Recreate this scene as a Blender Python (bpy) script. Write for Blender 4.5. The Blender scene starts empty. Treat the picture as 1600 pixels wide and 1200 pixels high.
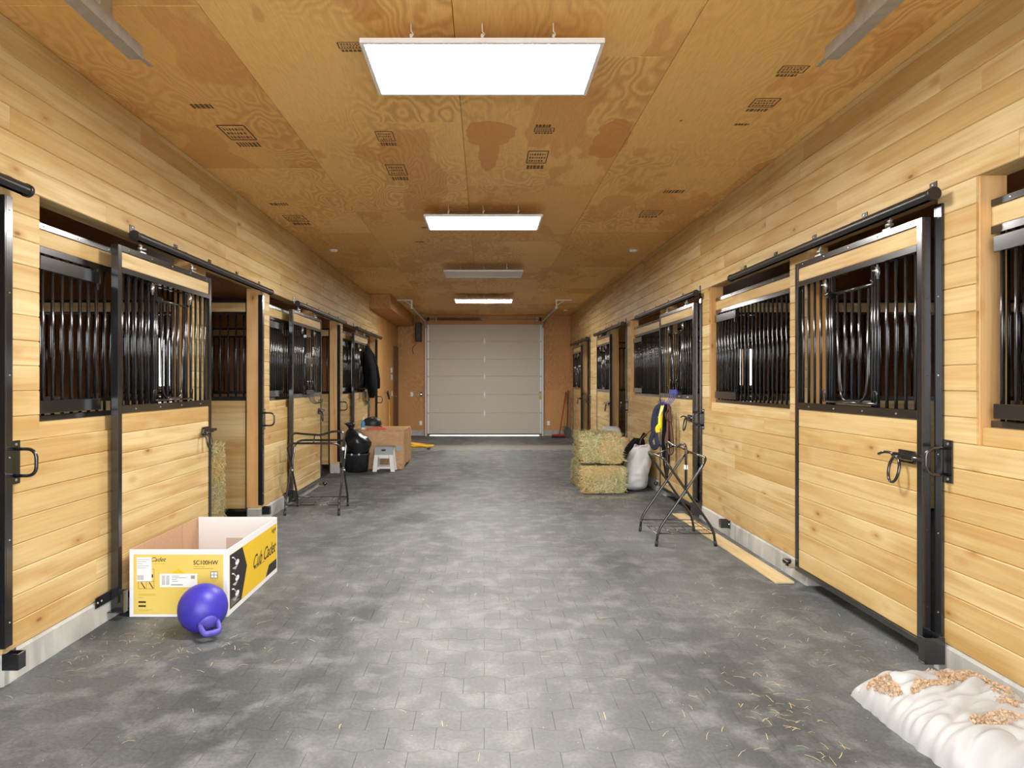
import bpy, bmesh, math, random
from mathutils import Vector, Matrix, noise
PI = math.pi
random.seed(7)
S = bpy.context.scene
C = bpy.context.collection

# ------------------------------------------------------------------ camera
F_PX = 1030.0                                   # focal length in pixels of the 1600 px frame
cam = bpy.data.cameras.new('camera'); camo = bpy.data.objects.new('camera', cam); C.objects.link(camo)
cam.sensor_width = 36.0; cam.lens = F_PX / 1600 * 36.0
cam.shift_x = (800 - 756.5) / 1600; cam.shift_y = (595.6 - 600) / 1600
cam.clip_start = 0.05; cam.clip_end = 200
camo.location = (0, 0, 1.5); camo.rotation_euler = (PI / 2, 0, 0)
S.camera = camo

# ------------------------------------------------------------------ sky and exposure
SKY = 4.5; PANEL = 36.0
w = bpy.data.worlds.new('sky'); S.world = w; w.use_nodes = True
bg = w.node_tree.nodes['Background']
bg.inputs[0].default_value = (0.93, 0.97, 1.0, 1); bg.inputs[1].default_value = SKY
S.view_settings.view_transform = 'Standard'; S.view_settings.look = 'None'
S.view_settings.gamma = 1.0; S.view_settings.use_curve_mapping = False
S.view_settings.exposure = 1.02
try:
    S.cycles.max_bounces = 8; S.cycles.diffuse_bounces = 7; S.cycles.glossy_bounces = 2; S.cycles.transmission_bounces = 2; S.cycles.transparent_max_bounces = 6
    S.cycles.sample_clamp_indirect = 8.0
except Exception:
    pass

# ------------------------------------------------------------------ node helpers / materials
def lin(r, g, b):
    f = lambda c: c / 12.92 if c <= 0.04045 else ((c + 0.055) / 1.055) ** 2.4
    return (f(r / 255), f(g / 255), f(b / 255), 1)

class NT:
    def __init__(s, name):
        s.m = bpy.data.materials.new(name); s.m.use_nodes = True
        s.t = s.m.node_tree; s.b = s.t.nodes['Principled BSDF']
    def n(s, typ, **kw):
        nd = s.t.nodes.new(typ)
        for k, v in kw.items():
            if k.startswith('i_'):
                nd.inputs[k[2:].replace('_', ' ')].default_value = v
            else: setattr(nd, k, v)
        return nd
    def l(s, a, b): s.t.links.new(a, b)
    def math(s, op, a, b=None, clamp=False):
        nd = s.t.nodes.new('ShaderNodeMath'); nd.operation = op; nd.use_clamp = clamp
        for i, v in enumerate((a, b)):
            if v is None: continue
            if hasattr(v, 'links'): s.l(v, nd.inputs[i])
            else: nd.inputs[i].default_value = v
        return nd.outputs[0]
    def ramp(s, fac, *stops):
        nd = s.t.nodes.new('ShaderNodeValToRGB'); e = nd.color_ramp.elements
        while len(e) < len(stops): e.new(0.5)
        for el, (p, c) in zip(e, stops):
            el.position = p; el.color = c if hasattr(c, '__len__') else (c, c, c, 1)
        s.l(fac, nd.inputs[0]); return nd.outputs[0]
    def mix(s, fac, a, b, mode='MIX'):
        nd = s.t.nodes.new('ShaderNodeMix'); nd.data_type = 'RGBA'; nd.blend_type = mode
        for sock, v in ((nd.inputs[0], fac), (nd.inputs[6], a), (nd.inputs[7], b)):
            if hasattr(v, 'links'): s.l(v, sock)
            else: sock.default_value = v
        return nd.outputs[2]
    def bump(s, h, strength=0.2, dist=0.01):
        nd = s.t.nodes.new('ShaderNodeBump'); nd.inputs['Strength'].default_value = strength
        nd.inputs['Distance'].default_value = dist
        s.l(h, nd.inputs['Height']); s.l(nd.outputs[0], s.b.inputs['Normal'])

def plain(name, col, rough=0.5, metal=0.0, bump=0.0, bscale=40, var=0.0, emit=None):
    k = NT(name); b = k.b
    b.inputs['Base Color'].default_value = col; b.inputs['Roughness'].default_value = rough
    b.inputs['Metallic'].default_value = metal
    if bump or var:
        tc = k.n('ShaderNodeTexCoord'); nz = k.n('ShaderNodeTexNoise', i_Scale=bscale, i_Detail=5.0)
        k.l(tc.outputs['Object'], nz.inputs['Vector'])
        if bump: k.bump(nz.outputs['Fac'], bump, 0.01)
        if var:
            r = k.ramp(nz.outputs['Fac'], (0.3, 1 - var), (0.7, 1.0))
            k.l(k.mix(1.0, col, r, 'MULTIPLY'), b.inputs['Base Color'])
    if emit:
        b.inputs['Emission Color'].default_value = (*emit[:3], 1); b.inputs['Emission Strength'].default_value = emit[3]
    return k.m

def wood(name, axis, pale, tan, rough=0.55, knots=1.0, coarse=1.0):
    """boards: grain along one object axis, every board with its own tone"""
    k = NT(name); b = k.b
    tc = k.n('ShaderNodeTexCoord'); oi = k.n('ShaderNodeObjectInfo')
    off = k.n('ShaderNodeCombineXYZ')
    r100 = k.math('MULTIPLY', oi.outputs['Random'], 97.0)
    for i in range(3): k.l(r100, off.inputs[i])
    add = k.n('ShaderNodeVectorMath', operation='ADD')
    k.l(tc.outputs['Object'], add.inputs[0]); k.l(off.outputs[0], add.inputs[1])
    def mp(along, across):
        m = k.n('ShaderNodeMapping'); sc = [across] * 3; sc[axis] = along
        m.inputs['Scale'].default_value = sc; k.l(add.outputs[0], m.inputs['Vector']); return m.outputs[0]
    g1 = k.n('ShaderNodeTexNoise', i_Scale=1.0, i_Detail=2.0, i_Distortion=0.6); k.l(mp(0.9 * coarse, 14 * coarse), g1.inputs['Vector'])
    g2 = k.n('ShaderNodeTexNoise', i_Scale=1.0, i_Detail=3.0); k.l(mp(3.0, 90), g2.inputs['Vector'])
    g3 = k.n('ShaderNodeTexNoise', i_Scale=1.0, i_Detail=2.0); k.l(mp(1.4, 4.0), g3.inputs['Vector'])
    tone = k.mix(k.ramp(oi.outputs['Random'], (0.0, 0.0), (1.0, 1.0)), pale, tan)
    t2 = k.mix(k.ramp(g1.outputs['Fac'], (0.38, 0.0), (0.68, 0.85)), tone, (tan[0] * 0.86, tan[1] * 0.74, tan[2] * 0.58, 1))
    t3 = k.mix(k.ramp(g3.outputs['Fac'], (0.55, 0.0), (0.75, 0.5)), t2, (pale[0] * 1.08, pale[1] * 1.1, pale[2] * 1.2, 1))
    t4 = k.mix(1.0, t3, k.ramp(g2.outputs['Fac'], (0.3, 0.9), (0.6, 1.0)), 'MULTIPLY')
    vo = k.n('ShaderNodeTexVoronoi', i_Scale=1.0); vo.feature = 'F1'; k.l(mp(3.0, 7.0), vo.inputs['Vector'])
    sep = k.n('ShaderNodeSeparateColor'); k.l(vo.outputs['Color'], sep.inputs[0])
    gate = k.math('GREATER_THAN', sep.outputs[0], 1.0 - 0.62 * knots)
    core = k.math('MULTIPLY', k.ramp(vo.outputs['Distance'], (0.045, 1.0), (0.085, 0.0)), k.math('MULTIPLY_ADD', sep.outputs[1], 0.75)); core.node.inputs[2].default_value = 0.0
    halo = k.ramp(vo.outputs['Distance'], (0.08, 0.75), (0.26, 0.0))
    t5 = k.mix(k.math('MULTIPLY', halo, gate), t4, (tan[0] * 0.78, tan[1] * 0.6, tan[2] * 0.42, 1))
    t6 = k.mix(k.math('MULTIPLY', core, gate), t5, (0.20, 0.085, 0.03, 1))
    k.l(t6, b.inputs['Base Color']); b.inputs['Roughness'].default_value = rough
    k.bump(g1.outputs['Fac'], 0.12, 0.004)
    return k.m

PALE = (0.67, 0.525, 0.275, 1); TAN = (0.52, 0.35, 0.135, 1)
M = {}
M['pine_y'] = wood('pine_boards_y', 1, PALE, TAN)
M['pine_x'] = wood('pine_boards_x', 0, PALE, TAN)
M['fir_z'] = wood('fir_lumber_z', 2, (0.72, 0.46, 0.21, 1), (0.66, 0.38, 0.14, 1), knots=1.5)
M['fir_y'] = wood('fir_lumber_y', 1, (0.60, 0.36, 0.15, 1), (0.54, 0.29, 0.1, 1), knots=1.2)
M['floor_board'] = wood('pale_board', 1, (0.70, 0.58, 0.36, 1), (0.66, 0.53, 0.31, 1), knots=0.4)

def plywood(name, axis_long, light, dark, patches=False, patch_amt=0.5):
    k = NT(name); b = k.b
    tc = k.n('ShaderNodeTexCoord'); oi = k.n('ShaderNodeObjectInfo')
    r = k.math('MULTIPLY', oi.outputs['Random'], 71.0)
    off = k.n('ShaderNodeCombineXYZ')
    for i in range(3): k.l(r, off.inputs[i])
    add = k.n('ShaderNodeVectorMath', operation='ADD'); k.l(tc.outputs['Object'], add.inputs[0]); k.l(off.outputs[0], add.inputs[1])
    def mp(a, c):
        m = k.n('ShaderNodeMapping'); sc = [c] * 3; sc[axis_long] = a
        m.inputs['Scale'].default_value = sc; k.l(add.outputs[0], m.inputs['Vector']); return m.outputs[0]
    # rotary-cut veneer: contour lines of a smooth noise field
    f = k.n('ShaderNodeTexNoise', i_Scale=1.0, i_Detail=2.5, i_Roughness=0.45); k.l(mp(1.1, 2.6), f.inputs['Vector'])
    ring = k.math('SINE', k.math('MULTIPLY', f.outputs['Fac'], 130.0))
    ringm = k.math('MULTIPLY_ADD', ring, 0.5); ringm.node.inputs[2].default_value = 0.5
    zone = k.n('ShaderNodeTexNoise', i_Scale=1.0, i_Detail=1.0); k.l(mp(0.5, 0.9), zone.inputs['Vector'])
    ringamt = k.math('MULTIPLY', k.math('MULTIPLY', ringm, k.ramp(zone.outputs['Fac'], (0.42, 0.06), (0.62, 0.65))), 0.85)
    tone = k.mix(k.ramp(oi.outputs['Random'], (0.0, 0.0), (1.0, 1.0)), light, dark)
    t = k.mix(ringamt, tone, (dark[0] * 0.66, dark[1] * 0.5, dark[2] * 0.4, 1))
    # plies of darker veneer with crisp edges running along the sheet
    pn = k.n('ShaderNodeTexNoise', i_Scale=1.0, i_Detail=3.0, i_Roughness=0.6); k.l(mp(0.55, 1.5), pn.inputs['Vector'])
    t = k.mix(k.math('MULTIPLY', k.ramp(pn.outputs['Fac'], (0.57, 0.0), (0.585, 1.0)), patch_amt), t, (dark[0] * 0.82, dark[1] * 0.66, dark[2] * 0.6, 1))
    fine = k.n('ShaderNodeTexNoise', i_Scale=1.0, i_Detail=3.0); k.l(mp(8, 110), fine.inputs['Vector'])
    t = k.mix(1.0, t, k.ramp(fine.outputs['Fac'], (0.3, 0.88), (0.6, 1.0)), 'MULTIPLY')
    if patches:
        geo = k.n('ShaderNodeNewGeometry'); dn = k.n('ShaderNodeTexNoise', i_Scale=3.5, i_Detail=3.0)
        k.l(geo.outputs['Position'], dn.inputs['Vector'])
        sp = k.n('ShaderNodeSeparateXYZ'); k.l(geo.outputs['Position'], sp.inputs[0])
        mask = None
        for (cx, cy, rx, ry) in ((0.05, 4.83, 0.20, 0.24), (0.04, 5.3, 0.085, 0.42), (0.95, 4.98, 0.13, 0.38)):
            dx = k.math('DIVIDE', k.math('SUBTRACT', sp.outputs[0], cx), rx)
            dy = k.math('DIVIDE', k.math('SUBTRACT', sp.outputs[1], cy), ry)
            d = k.math('ADD', k.math('POWER', dx, 2.0), k.math('POWER', dy, 2.0))
            d = k.math('ADD', d, k.math('MULTIPLY', k.math('SUBTRACT', dn.outputs['Fac'], 0.5), 2.6))
            one = k.math('LESS_THAN', d, 1.0)
            mask = one if mask is None else k.math('MAXIMUM', mask, one)
        t = k.mix(k.math('MULTIPLY', mask, 0.75), t, (dark[0] * 0.8, dark[1] * 0.58, dark[2] * 0.42, 1))
        # dark football knots and fastener heads
        vo = k.n('ShaderNodeTexVoronoi', i_Scale=1.0); k.l(mp(2.2, 3.0), vo.inputs['Vector'])
        sc = k.n('ShaderNodeSeparateColor'); k.l(vo.outputs['Color'], sc.inputs[0])
        kn = k.math('MULTIPLY', k.math('LESS_THAN', vo.outputs['Distance'], 0.035), k.math('GREATER_THAN', sc.outputs[0], 0.55))
        t = k.mix(k.math('MULTIPLY', kn, 0.9), t, (0.07, 0.02, 0.008, 1))
    k.l(t, b.inputs['Base Color']); b.inputs['Roughness'].default_value = 0.5
    k.bump(fine.outputs['Fac'], 0.06, 0.003)
    return k.m
M['ply_ceiling'] = plywood('plywood_ceiling', 1, (0.92, 0.60, 0.22, 1), (0.74, 0.42, 0.13, 1), True, 0.55)
M['ply_wall'] = plywood('plywood_wall', 2, (0.64, 0.36, 0.12, 1), (0.52, 0.26, 0.075, 1), False, 0.25)
M['ply_stall_shaded'] = plywood('plywood_stall_shaded', 1, (0.40, 0.20, 0.07, 1), (0.32, 0.14, 0.045, 1), False, 0.3)  # plywood with the low light of the stalls put into its colour
M['crate_ply'] = plywood('crate_plywood', 0, (0.62, 0.38, 0.19, 1), (0.56, 0.32, 0.15, 1), False, 0.2)

def floor_mat():
    k = NT('rubber_pavers'); b = k.b
    geo = k.n('ShaderNodeNewGeometry'); oi = k.n('ShaderNodeObjectInfo')
    def nz(sx, sy, sc, det=6.0, dist=0.0):
        m = k.n('ShaderNodeMapping'); m.inputs['Scale'].default_value = (sx, sy, 1)
        k.l(geo.outputs['Position'], m.inputs['Vector'])
        q = k.n('ShaderNodeTexNoise', i_Scale=sc, i_Detail=det, i_Distortion=dist, i_Roughness=0.6); k.l(m.outputs[0], q.inputs['Vector'])
        return q.outputs['Fac']
    big = nz(1, 0.55, 0.9, 4, 0.5); mid = nz(1, 1, 5.0, 5, 0.3); fine = nz(1, 1, 60.0, 3)
    col = k.mix(k.ramp(big, (0.36, 0.0), (0.62, 1.0)), (0.052, 0.056, 0.058, 1), (0.128, 0.136, 0.137, 1))
    col = k.mix(k.math('MULTIPLY', k.ramp(mid, (0.48, 0.0), (0.70, 1.0)), 0.5), col, (0.27, 0.28, 0.278, 1))
    col = k.mix(1.0, col, k.ramp(fine, (0.3, 0.72), (0.65, 1.12)), 'MULTIPLY')
    # trodden dust and painted-in light reflection: paler down the middle of the aisle
    sp = k.n('ShaderNodeSeparateXYZ'); k.l(geo.outputs['Position'], sp.inputs[0])
    ax = k.math('ABSOLUTE', k.math('ADD', sp.outputs[0], k.math('MULTIPLY', k.math('SUBTRACT', big, 0.5), 2.0)))
    mid_dust_light = k.ramp(ax, (0.3, 0.33), (2.0, 0.0)); mid_dust_light.node.color_ramp.elements[1].position = 1.0
    col = k.mix(k.math('MULTIPLY', mid_dust_light, k.ramp(mid, (0.25, 0.5), (0.7, 1.0))), col, (0.29, 0.30, 0.295, 1))
    yb = k.math('SUBTRACT', k.math('ABSOLUTE', k.math('SUBTRACT', k.math('ADD', sp.outputs[1], k.math('MULTIPLY', mid, 1.0)), 15.4)), 0.0)
    band = k.ramp(yb, (0.35, 0.6), (0.75, 0.0))
    col = k.mix(band, col, (0.30, 0.28, 0.23, 1))
    spk = k.n('ShaderNodeTexVoronoi', i_Scale=16.0); k.l(geo.outputs['Position'], spk.inputs['Vector'])
    col = k.mix(k.math('LESS_THAN', spk.outputs['Distance'], 0.045), col, (0.42, 0.41, 0.36, 1))
    k.l(col, b.inputs['Base Color']); b.inputs['Roughness'].default_value = 0.62
    k.bump(fine, 0.25, 0.004)
    return k.m
M['rubber'] = floor_mat()
M['joint'] = plain('paver_joint_dirt', (0.13, 0.13, 0.125, 1), 0.95)

def concrete():
    k = NT('concrete'); b = k.b
    tc = k.n('ShaderNodeTexCoord')
    a = k.n('ShaderNodeTexNoise', i_Scale=2.2, i_Detail=8.0, i_Distortion=0.8); k.l(tc.outputs['Object'], a.inputs['Vector'])
    m = k.n('ShaderNodeMapping'); m.inputs['Scale'].default_value = (6, 9, 1.2); k.l(tc.outputs['Object'], m.inputs['Vector'])
    s = k.n('ShaderNodeTexNoise', i_Scale=1.5, i_Detail=4.0); k.l(m.outputs[0], s.inputs['Vector'])
    c = k.mix(k.ramp(a.outputs['Fac'], (0.35, 0.0), (0.65, 1.0)), (0.30, 0.30, 0.28, 1), (0.50, 0.49, 0.46, 1))
    c = k.mix(k.math('MULTIPLY', k.ramp(s.outputs['Fac'], (0.5, 0.0), (0.7, 1.0)), 0.5), c, (0.62, 0.61, 0.58, 1))
    k.l(c, b.inputs['Base Color']); b.inputs['Roughness'].default_value = 0.85
    k.bump(a.outputs['Fac'], 0.2, 0.01); return k.m
M['concrete'] = concrete()
M['black'] = plain('black_powder_coat', (0.012, 0.012, 0.013, 1), 0.22)
M['black'].node_tree.nodes['Principled BSDF'].inputs['Coat Weight'].default_value = 1.0
M['black'].node_tree.nodes['Principled BSDF'].inputs['Coat Roughness'].default_value = 0.12
M['track'] = plain('dark_steel_track', (0.016, 0.015, 0.016, 1), 0.32)
M['zinc'] = plain('zinc_plated', (0.62, 0.61, 0.58, 1), 0.3, 0.9, 0.1, 60)
M['galv'] = plain('galvanised_steel', (0.50, 0.52, 0.53, 1), 0.42, 0.75, 0.05, 20, 0.2)
M['whitemetal'] = plain('white_metal', (0.72, 0.72, 0.71, 1), 0.4)
M['door_white'] = plain('garage_panel', lin(196, 190, 178), 0.55, 0, 0.05, 90)
M['track_white'] = plain('track_light_grey', (0.68, 0.71, 0.74, 1), 0.4, 0.2)
M['frame_white'] = plain('light_frame', (0.75, 0.76, 0.77, 1), 0.45)
M['diff_on'] = plain('diffuser_lit', (0.9, 0.9, 0.9, 1), 0.5, emit=(1.0, 0.975, 0.93, PANEL))
M['diff_off'] = plain('diffuser_unlit', (0.72, 0.72, 0.72, 1), 0.35)
M['darkbrown'] = plain('brown_door_paint', (0.14, 0.055, 0.02, 1), 0.5, 0, 0.05, 20)
M['plastic_white'] = plain('white_plastic', (0.78, 0.78, 0.76, 1), 0.4)
M['plastic_grey'] = plain('grey_plastic', (0.34, 0.36, 0.38, 1), 0.5)
M['plastic_black'] = plain('black_plastic', (0.02, 0.021, 0.023, 1), 0.45, 0, 0.1, 30)
M['bucket'] = plain('scuffed_black_rubber', (0.06, 0.063, 0.068, 1), 0.6, 0, 0.2, 12, 0.6)
M['bag_black'] = plain('black_bin_bag', (0.014, 0.014, 0.016, 1), 0.25, 0, 0.9, 11)
M['cloth_black'] = plain('black_cloth', (0.006, 0.006, 0.007, 1), 0.95, 0, 0.3, 60)
M['cloth_black'].node_tree.nodes['Principled BSDF'].inputs['Specular IOR Level'].default_value = 0.15
M['ball'] = plain('violet_blue_rubber', (0.045, 0.035, 0.42, 1), 0.42, 0, 0.15, 14, 0.25)
M['ball_worn'] = plain('worn_violet_rubber', (0.11, 0.09, 0.48, 1), 0.5, 0, 0.3, 40, 0.3)
M['sack'] = plain('woven_white_plastic', (0.52, 0.52, 0.525, 1), 0.5, 0, 0.45, 9)
M['sack_torn'] = plain('thin_white_plastic', (0.40, 0.40, 0.40, 1), 0.5, 0, 0.5, 8)
M['kraft'] = plain('kraft_cardboard', (0.50, 0.31, 0.19, 1), 0.75, 0, 0.05, 50, 0.1)
M['carton_white'] = plain('white_carton', (0.74, 0.75, 0.77, 1), 0.5, 0, 0.04, 40)
M['yellow'] = plain('yellow_print', (0.72, 0.54, 0.13, 1), 0.4)
M['yellow_deep'] = plain('deep_yellow_print', (0.74, 0.49, 0.01, 1), 0.4)
M['ink'] = plain('black_ink', (0.015, 0.015, 0.016, 1), 0.5)
M['ink_grey'] = plain('grey_ink', (0.3, 0.3, 0.32, 1), 0.6)
M['ink_tan'] = plain('dull_yellow_ink', (0.5, 0.34, 0.03, 1), 0.6)
M['stamp'] = plain('stamp_ink', (0.15, 0.085, 0.035, 1), 0.7)
M['paper'] = plain('white_label_paper', (0.82, 0.82, 0.82, 1), 0.6)
M['tape'] = plain('brown_tape', (0.55, 0.47, 0.42, 1), 0.25)
M['navy'] = plain('navy_webbing', (0.014, 0.02, 0.05, 1), 0.7, 0, 0.3, 80)
M['blue'] = plain('blue_plastic', (0.06, 0.07, 0.30, 1), 0.3)
M['sky_blue'] = plain('sky_blue_plastic', (0.06, 0.30, 0.62, 1), 0.35)
M['leather'] = plain('brown_leather', (0.075, 0.026, 0.012, 1), 0.4, 0, 0.2, 40)
M['hi_yellow'] = plain('bright_yellow_tag', (0.85, 0.68, 0.02, 1), 0.4)
M['cord'] = plain('yellow_cord', (0.80, 0.46, 0.02, 1), 0.45)
M['red'] = plain('red_paint', (0.36, 0.03, 0.018, 1), 0.4)
M['coral'] = plain('coral_cloth', (0.62, 0.12, 0.08, 1), 0.8)
M['aqua'] = plain('pale_green_cloth', (0.45, 0.62, 0.55, 1), 0.8)
M['handle_wood'] = plain('tool_handle_wood', (0.42, 0.22, 0.08, 1), 0.5)
M['steel'] = plain('steel_blade', (0.12, 0.12, 0.125, 1), 0.4, 0.8)
M['purple'] = plain('purple_black_plastic', (0.05, 0.02, 0.10, 1), 0.3)
M['glow'] = plain('indicator_light', (0.5, 0.6, 0.9, 1), 0.3, emit=(0.6, 0.7, 1.0, 2.0))
M['ground'] = plain('gravel', (0.60, 0.58, 0.55, 1), 0.9, 0, 0.3, 10, 0.2)

def hay_mat(name, a, b_, c):
    k = NT(name); tc = k.n('ShaderNodeTexCoord')
    n1 = k.n('ShaderNodeTexNoise', i_Scale=3.0, i_Detail=4.0); k.l(tc.outputs['Object'], n1.inputs['Vector'])
    n2 = k.n('ShaderNodeTexNoise', i_Scale=70.0, i_Detail=3.0); k.l(tc.outputs['Object'], n2.inputs['Vector'])
    t = k.mix(k.ramp(n1.outputs['Fac'], (0.4, 0.0), (0.62, 1.0)), a, b_)
    t = k.mix(k.ramp(n2.outputs['Fac'], (0.4, 0.0), (0.7, 0.7)), t, c)
    k.l(t, k.b.inputs['Base Color']); k.b.inputs['Roughness'].default_value = 0.8
    k.bump(n2.outputs['Fac'], 0.6, 0.02); return k.m
M['hay'] = hay_mat('hay', (0.16, 0.16, 0.05, 1), (0.33, 0.22, 0.08, 1), (0.46, 0.38, 0.18, 1))  # bale body, its colour darkened as painted shade behind the strands
M['strand_green'] = hay_mat('green_hay_strand', (0.30, 0.33, 0.13, 1), (0.42, 0.40, 0.18, 1), (0.5, 0.47, 0.24, 1))
M['strand_gold'] = hay_mat('gold_hay_strand', (0.55, 0.38, 0.14, 1), (0.62, 0.42, 0.18, 1), (0.7, 0.55, 0.28, 1))
M['strand_pale'] = hay_mat('pale_hay_strand', (0.66, 0.60, 0.36, 1), (0.72, 0.60, 0.38, 1), (0.74, 0.68, 0.45, 1))
M['straw'] = plain('straw', (0.66, 0.55, 0.28, 1), 0.7)
M['shavings'] = plain('wood_shavings', (0.55, 0.38, 0.24, 1), 0.8, 0, 0.8, 60, 0.25)
def pane_mat():
    k = NT('window_pane'); t = k.t
    tr = k.n('ShaderNodeBsdfTransparent'); gl = k.n('ShaderNodeBsdfGlossy'); gl.inputs['Roughness'].default_value = 0.05
    mx = k.n('ShaderNodeMixShader'); mx.inputs[0].default_value = 0.06
    k.l(tr.outputs[0], mx.inputs[1]); k.l(gl.outputs[0], mx.inputs[2])
    k.l(mx.outputs[0], t.nodes['Material Output'].inputs['Surface']); return k.m
M['pane'] = pane_mat()

# ------------------------------------------------------------------ mesh helpers
class MB:
    def __init__(s): s.v = []; s.f = []; s.smooth = []
    def add(s, vs, fs, smooth=False):
        o = len(s.v); s.v += [tuple(p) for p in vs]
        for f in fs: s.f.append([i + o for i in f]); s.smooth.append(smooth)
        return s
    def box(s, x0, x1, y0, y1, z0, z1, bev=0.0):
        if bev <= 0:
            vs = [(x, y, z) for z in (z0, z1) for y in (y0, y1) for x in (x0, x1)]
            return s.add(vs, [(0, 2, 3, 1), (4, 5, 7, 6), (0, 1, 5, 4), (2, 6, 7, 3), (0, 4, 6, 2), (1, 3, 7, 5)])
        bm = bmesh.new(); bmesh.ops.create_cube(bm, size=1)
        for v in bm.verts:
            v.co = Vector(((x0 + x1) / 2 + v.co.x * (x1 - x0), (y0 + y1) / 2 + v.co.y * (y1 - y0), (z0 + z1) / 2 + v.co.z * (z1 - z0)))
        bmesh.ops.bevel(bm, geom=bm.edges[:], offset=bev, segments=1, affect='EDGES', clamp_overlap=True)
        s.bm(bm); return s
    def bm(s, bm, smooth=False):
        bm.verts.index_update()
        s.add([v.co[:] for v in bm.verts], [[v.index for v in f.verts] for f in bm.faces], smooth); bm.free(); return s
    def prism(s, pts, axis, a, b, smooth=False):
        """extrude 2-D polygon pts along axis from a to b (axis order cyclic)"""
        def P(u, v, t):
            return {0: (t, u, v), 1: (u, t, v), 2: (u, v, t)}[axis]
        n = len(pts); vs = [P(u, v, a) for u, v in pts] + [P(u, v, b) for u, v in pts]
        fs = [list(range(n)), list(range(2 * n - 1, n - 1, -1))] + [(i, i + n, (i + 1) % n + n, (i + 1) % n) for i in range(n)]
        return s.add(vs, fs, smooth)
    def tube(s, path, r, n=8, closed=False, flat=1.0):
        P = [Vector(p) for p in path]; m = len(P)
        if m < 2: return s
        rr = r if hasattr(r, '__len__') else [r] * m
        T = []
        for i in range(m):
            a = P[(i - 1) % m] if (closed or i > 0) else P[i]; b = P[(i + 1) % m] if (closed or i < m - 1) else P[i]
            d = b - a; T.append(d.normalized() if d.length > 1e-9 else Vector((0, 0, 1)))
        up = Vector((0, 0, 1)) if abs(T[0].z) < 0.9 else Vector((1, 0, 0))
        N = (up - T[0] * up.dot(T[0])).normalized(); vs = []
        for i in range(m):
            N = (N - T[i] * N.dot(T[i])); N = N.normalized() if N.length > 1e-6 else T[i].orthogonal().normalized()
            B = T[i].cross(N)
            for k in range(n):
                a = 2 * PI * k / n
                vs.append(P[i] + (N * math.cos(a) + B * math.sin(a) * flat) * rr[i])
        fs = []
        for i in range(m if closed else m - 1):
            j = (i + 1) % m
            for k in range(n): fs.append((i * n + k, i * n + (k + 1) % n, j * n + (k + 1) % n, j * n + k))
        s.add(vs, fs, True)
        if not closed:
            s.add([vs[k] for k in range(n)], [list(range(n - 1, -1, -1))]); s.add([vs[(m - 1) * n + k] for k in range(n)], [list(range(n))])
        return s
    def lathe(s, prof, n=24, c=(0, 0, 0), fn=None):
        vs = []; m = len(prof)
        for i, (r, z) in enumerate(prof):
            for k in range(n):
                a = 2 * PI * k / n; p = Vector((r * math.cos(a), r * math.sin(a), z))
                if fn: p = fn(p, i, a)
                vs.append((p.x + c[0], p.y + c[1], p.z + c[2]))
        fs = [(i * n + k, i * n + (k + 1) % n, (i + 1) * n + (k + 1) % n, (i + 1) * n + k) for i in range(m - 1) for k in range(n)]
        s.add(vs, fs, True)
        if prof[0][0] > 1e-4: s.add(vs[:n], [list(range(n - 1, -1, -1))])
        if prof[-1][0] > 1e-4: s.add(vs[-n:], [list(range(n))])
        return s
    def xf(s, mat):
        s.v = [tuple(mat @ Vector(p)) for p in s.v]; return s
    def mesh(s, name, mat):
        me = bpy.data.meshes.new(name); me.from_pydata(s.v, [], s.f)
        me.polygons.foreach_set('use_smooth', s.smooth)
        bm = bmesh.new(); bm.from_mesh(me); bmesh.ops.remove_doubles(bm, verts=bm.verts, dist=1e-5)
        bmesh.ops.recalc_face_normals(bm, faces=bm.faces); bm.to_mesh(me); bm.free()
        me.materials.append(M[mat] if isinstance(mat, str) else mat); return me
    def build(s, name, mat, parent=None, loc=(0, 0, 0), rot=(0, 0, 0)):
        return link(name, s.mesh(name, mat), parent, loc, rot)

def link(name, me, parent=None, loc=(0, 0, 0), rot=(0, 0, 0)):
    o = bpy.data.objects.new(name, me); C.objects.link(o); o.parent = parent
    o.location = loc; o.rotation_euler = rot; return o
def tag(o, label, cat=None, group=None, kind=None):
    o['label'] = label
    if cat: o['category'] = cat
    if group: o['group'] = group
    if kind: o['kind'] = kind
    return o
def thing(name, label, cat, loc=(0, 0, 0), rotz=0.0, group=None):
    o = bpy.data.objects.new(name, None); C.objects.link(o); o.empty_display_size = 0.1
    o.location = loc; o.rotation_euler = (0, 0, rotz); return tag(o, label, cat, group)
def struct(name, label, mb=None, mat=None, loc=(0, 0, 0)):
    o = mb.build(name, mat, None, loc) if mb else link(name, None, None, loc)
    return tag(o, label, kind='structure')
KIDS = {}
def copy_tree(o, parent=None, label=None):
    c = o.copy(); C.objects.link(c); c.parent = parent
    if label: c['label'] = label
    for ch in list(o.children): copy_tree(ch, c)
    return c
def arc(c, r, a0, a1, n, plane='xz', ry=None):
    out = []
    for i in range(n + 1):
        a = a0 + (a1 - a0) * i / n; u = r * math.cos(a); v = (ry or r) * math.sin(a)
        out.append({'xz': (c[0] + u, c[1], c[2] + v), 'xy': (c[0] + u, c[1] + v, c[2]), 'yz': (c[0], c[1] + u, c[2] + v)}[plane])
    return out
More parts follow.
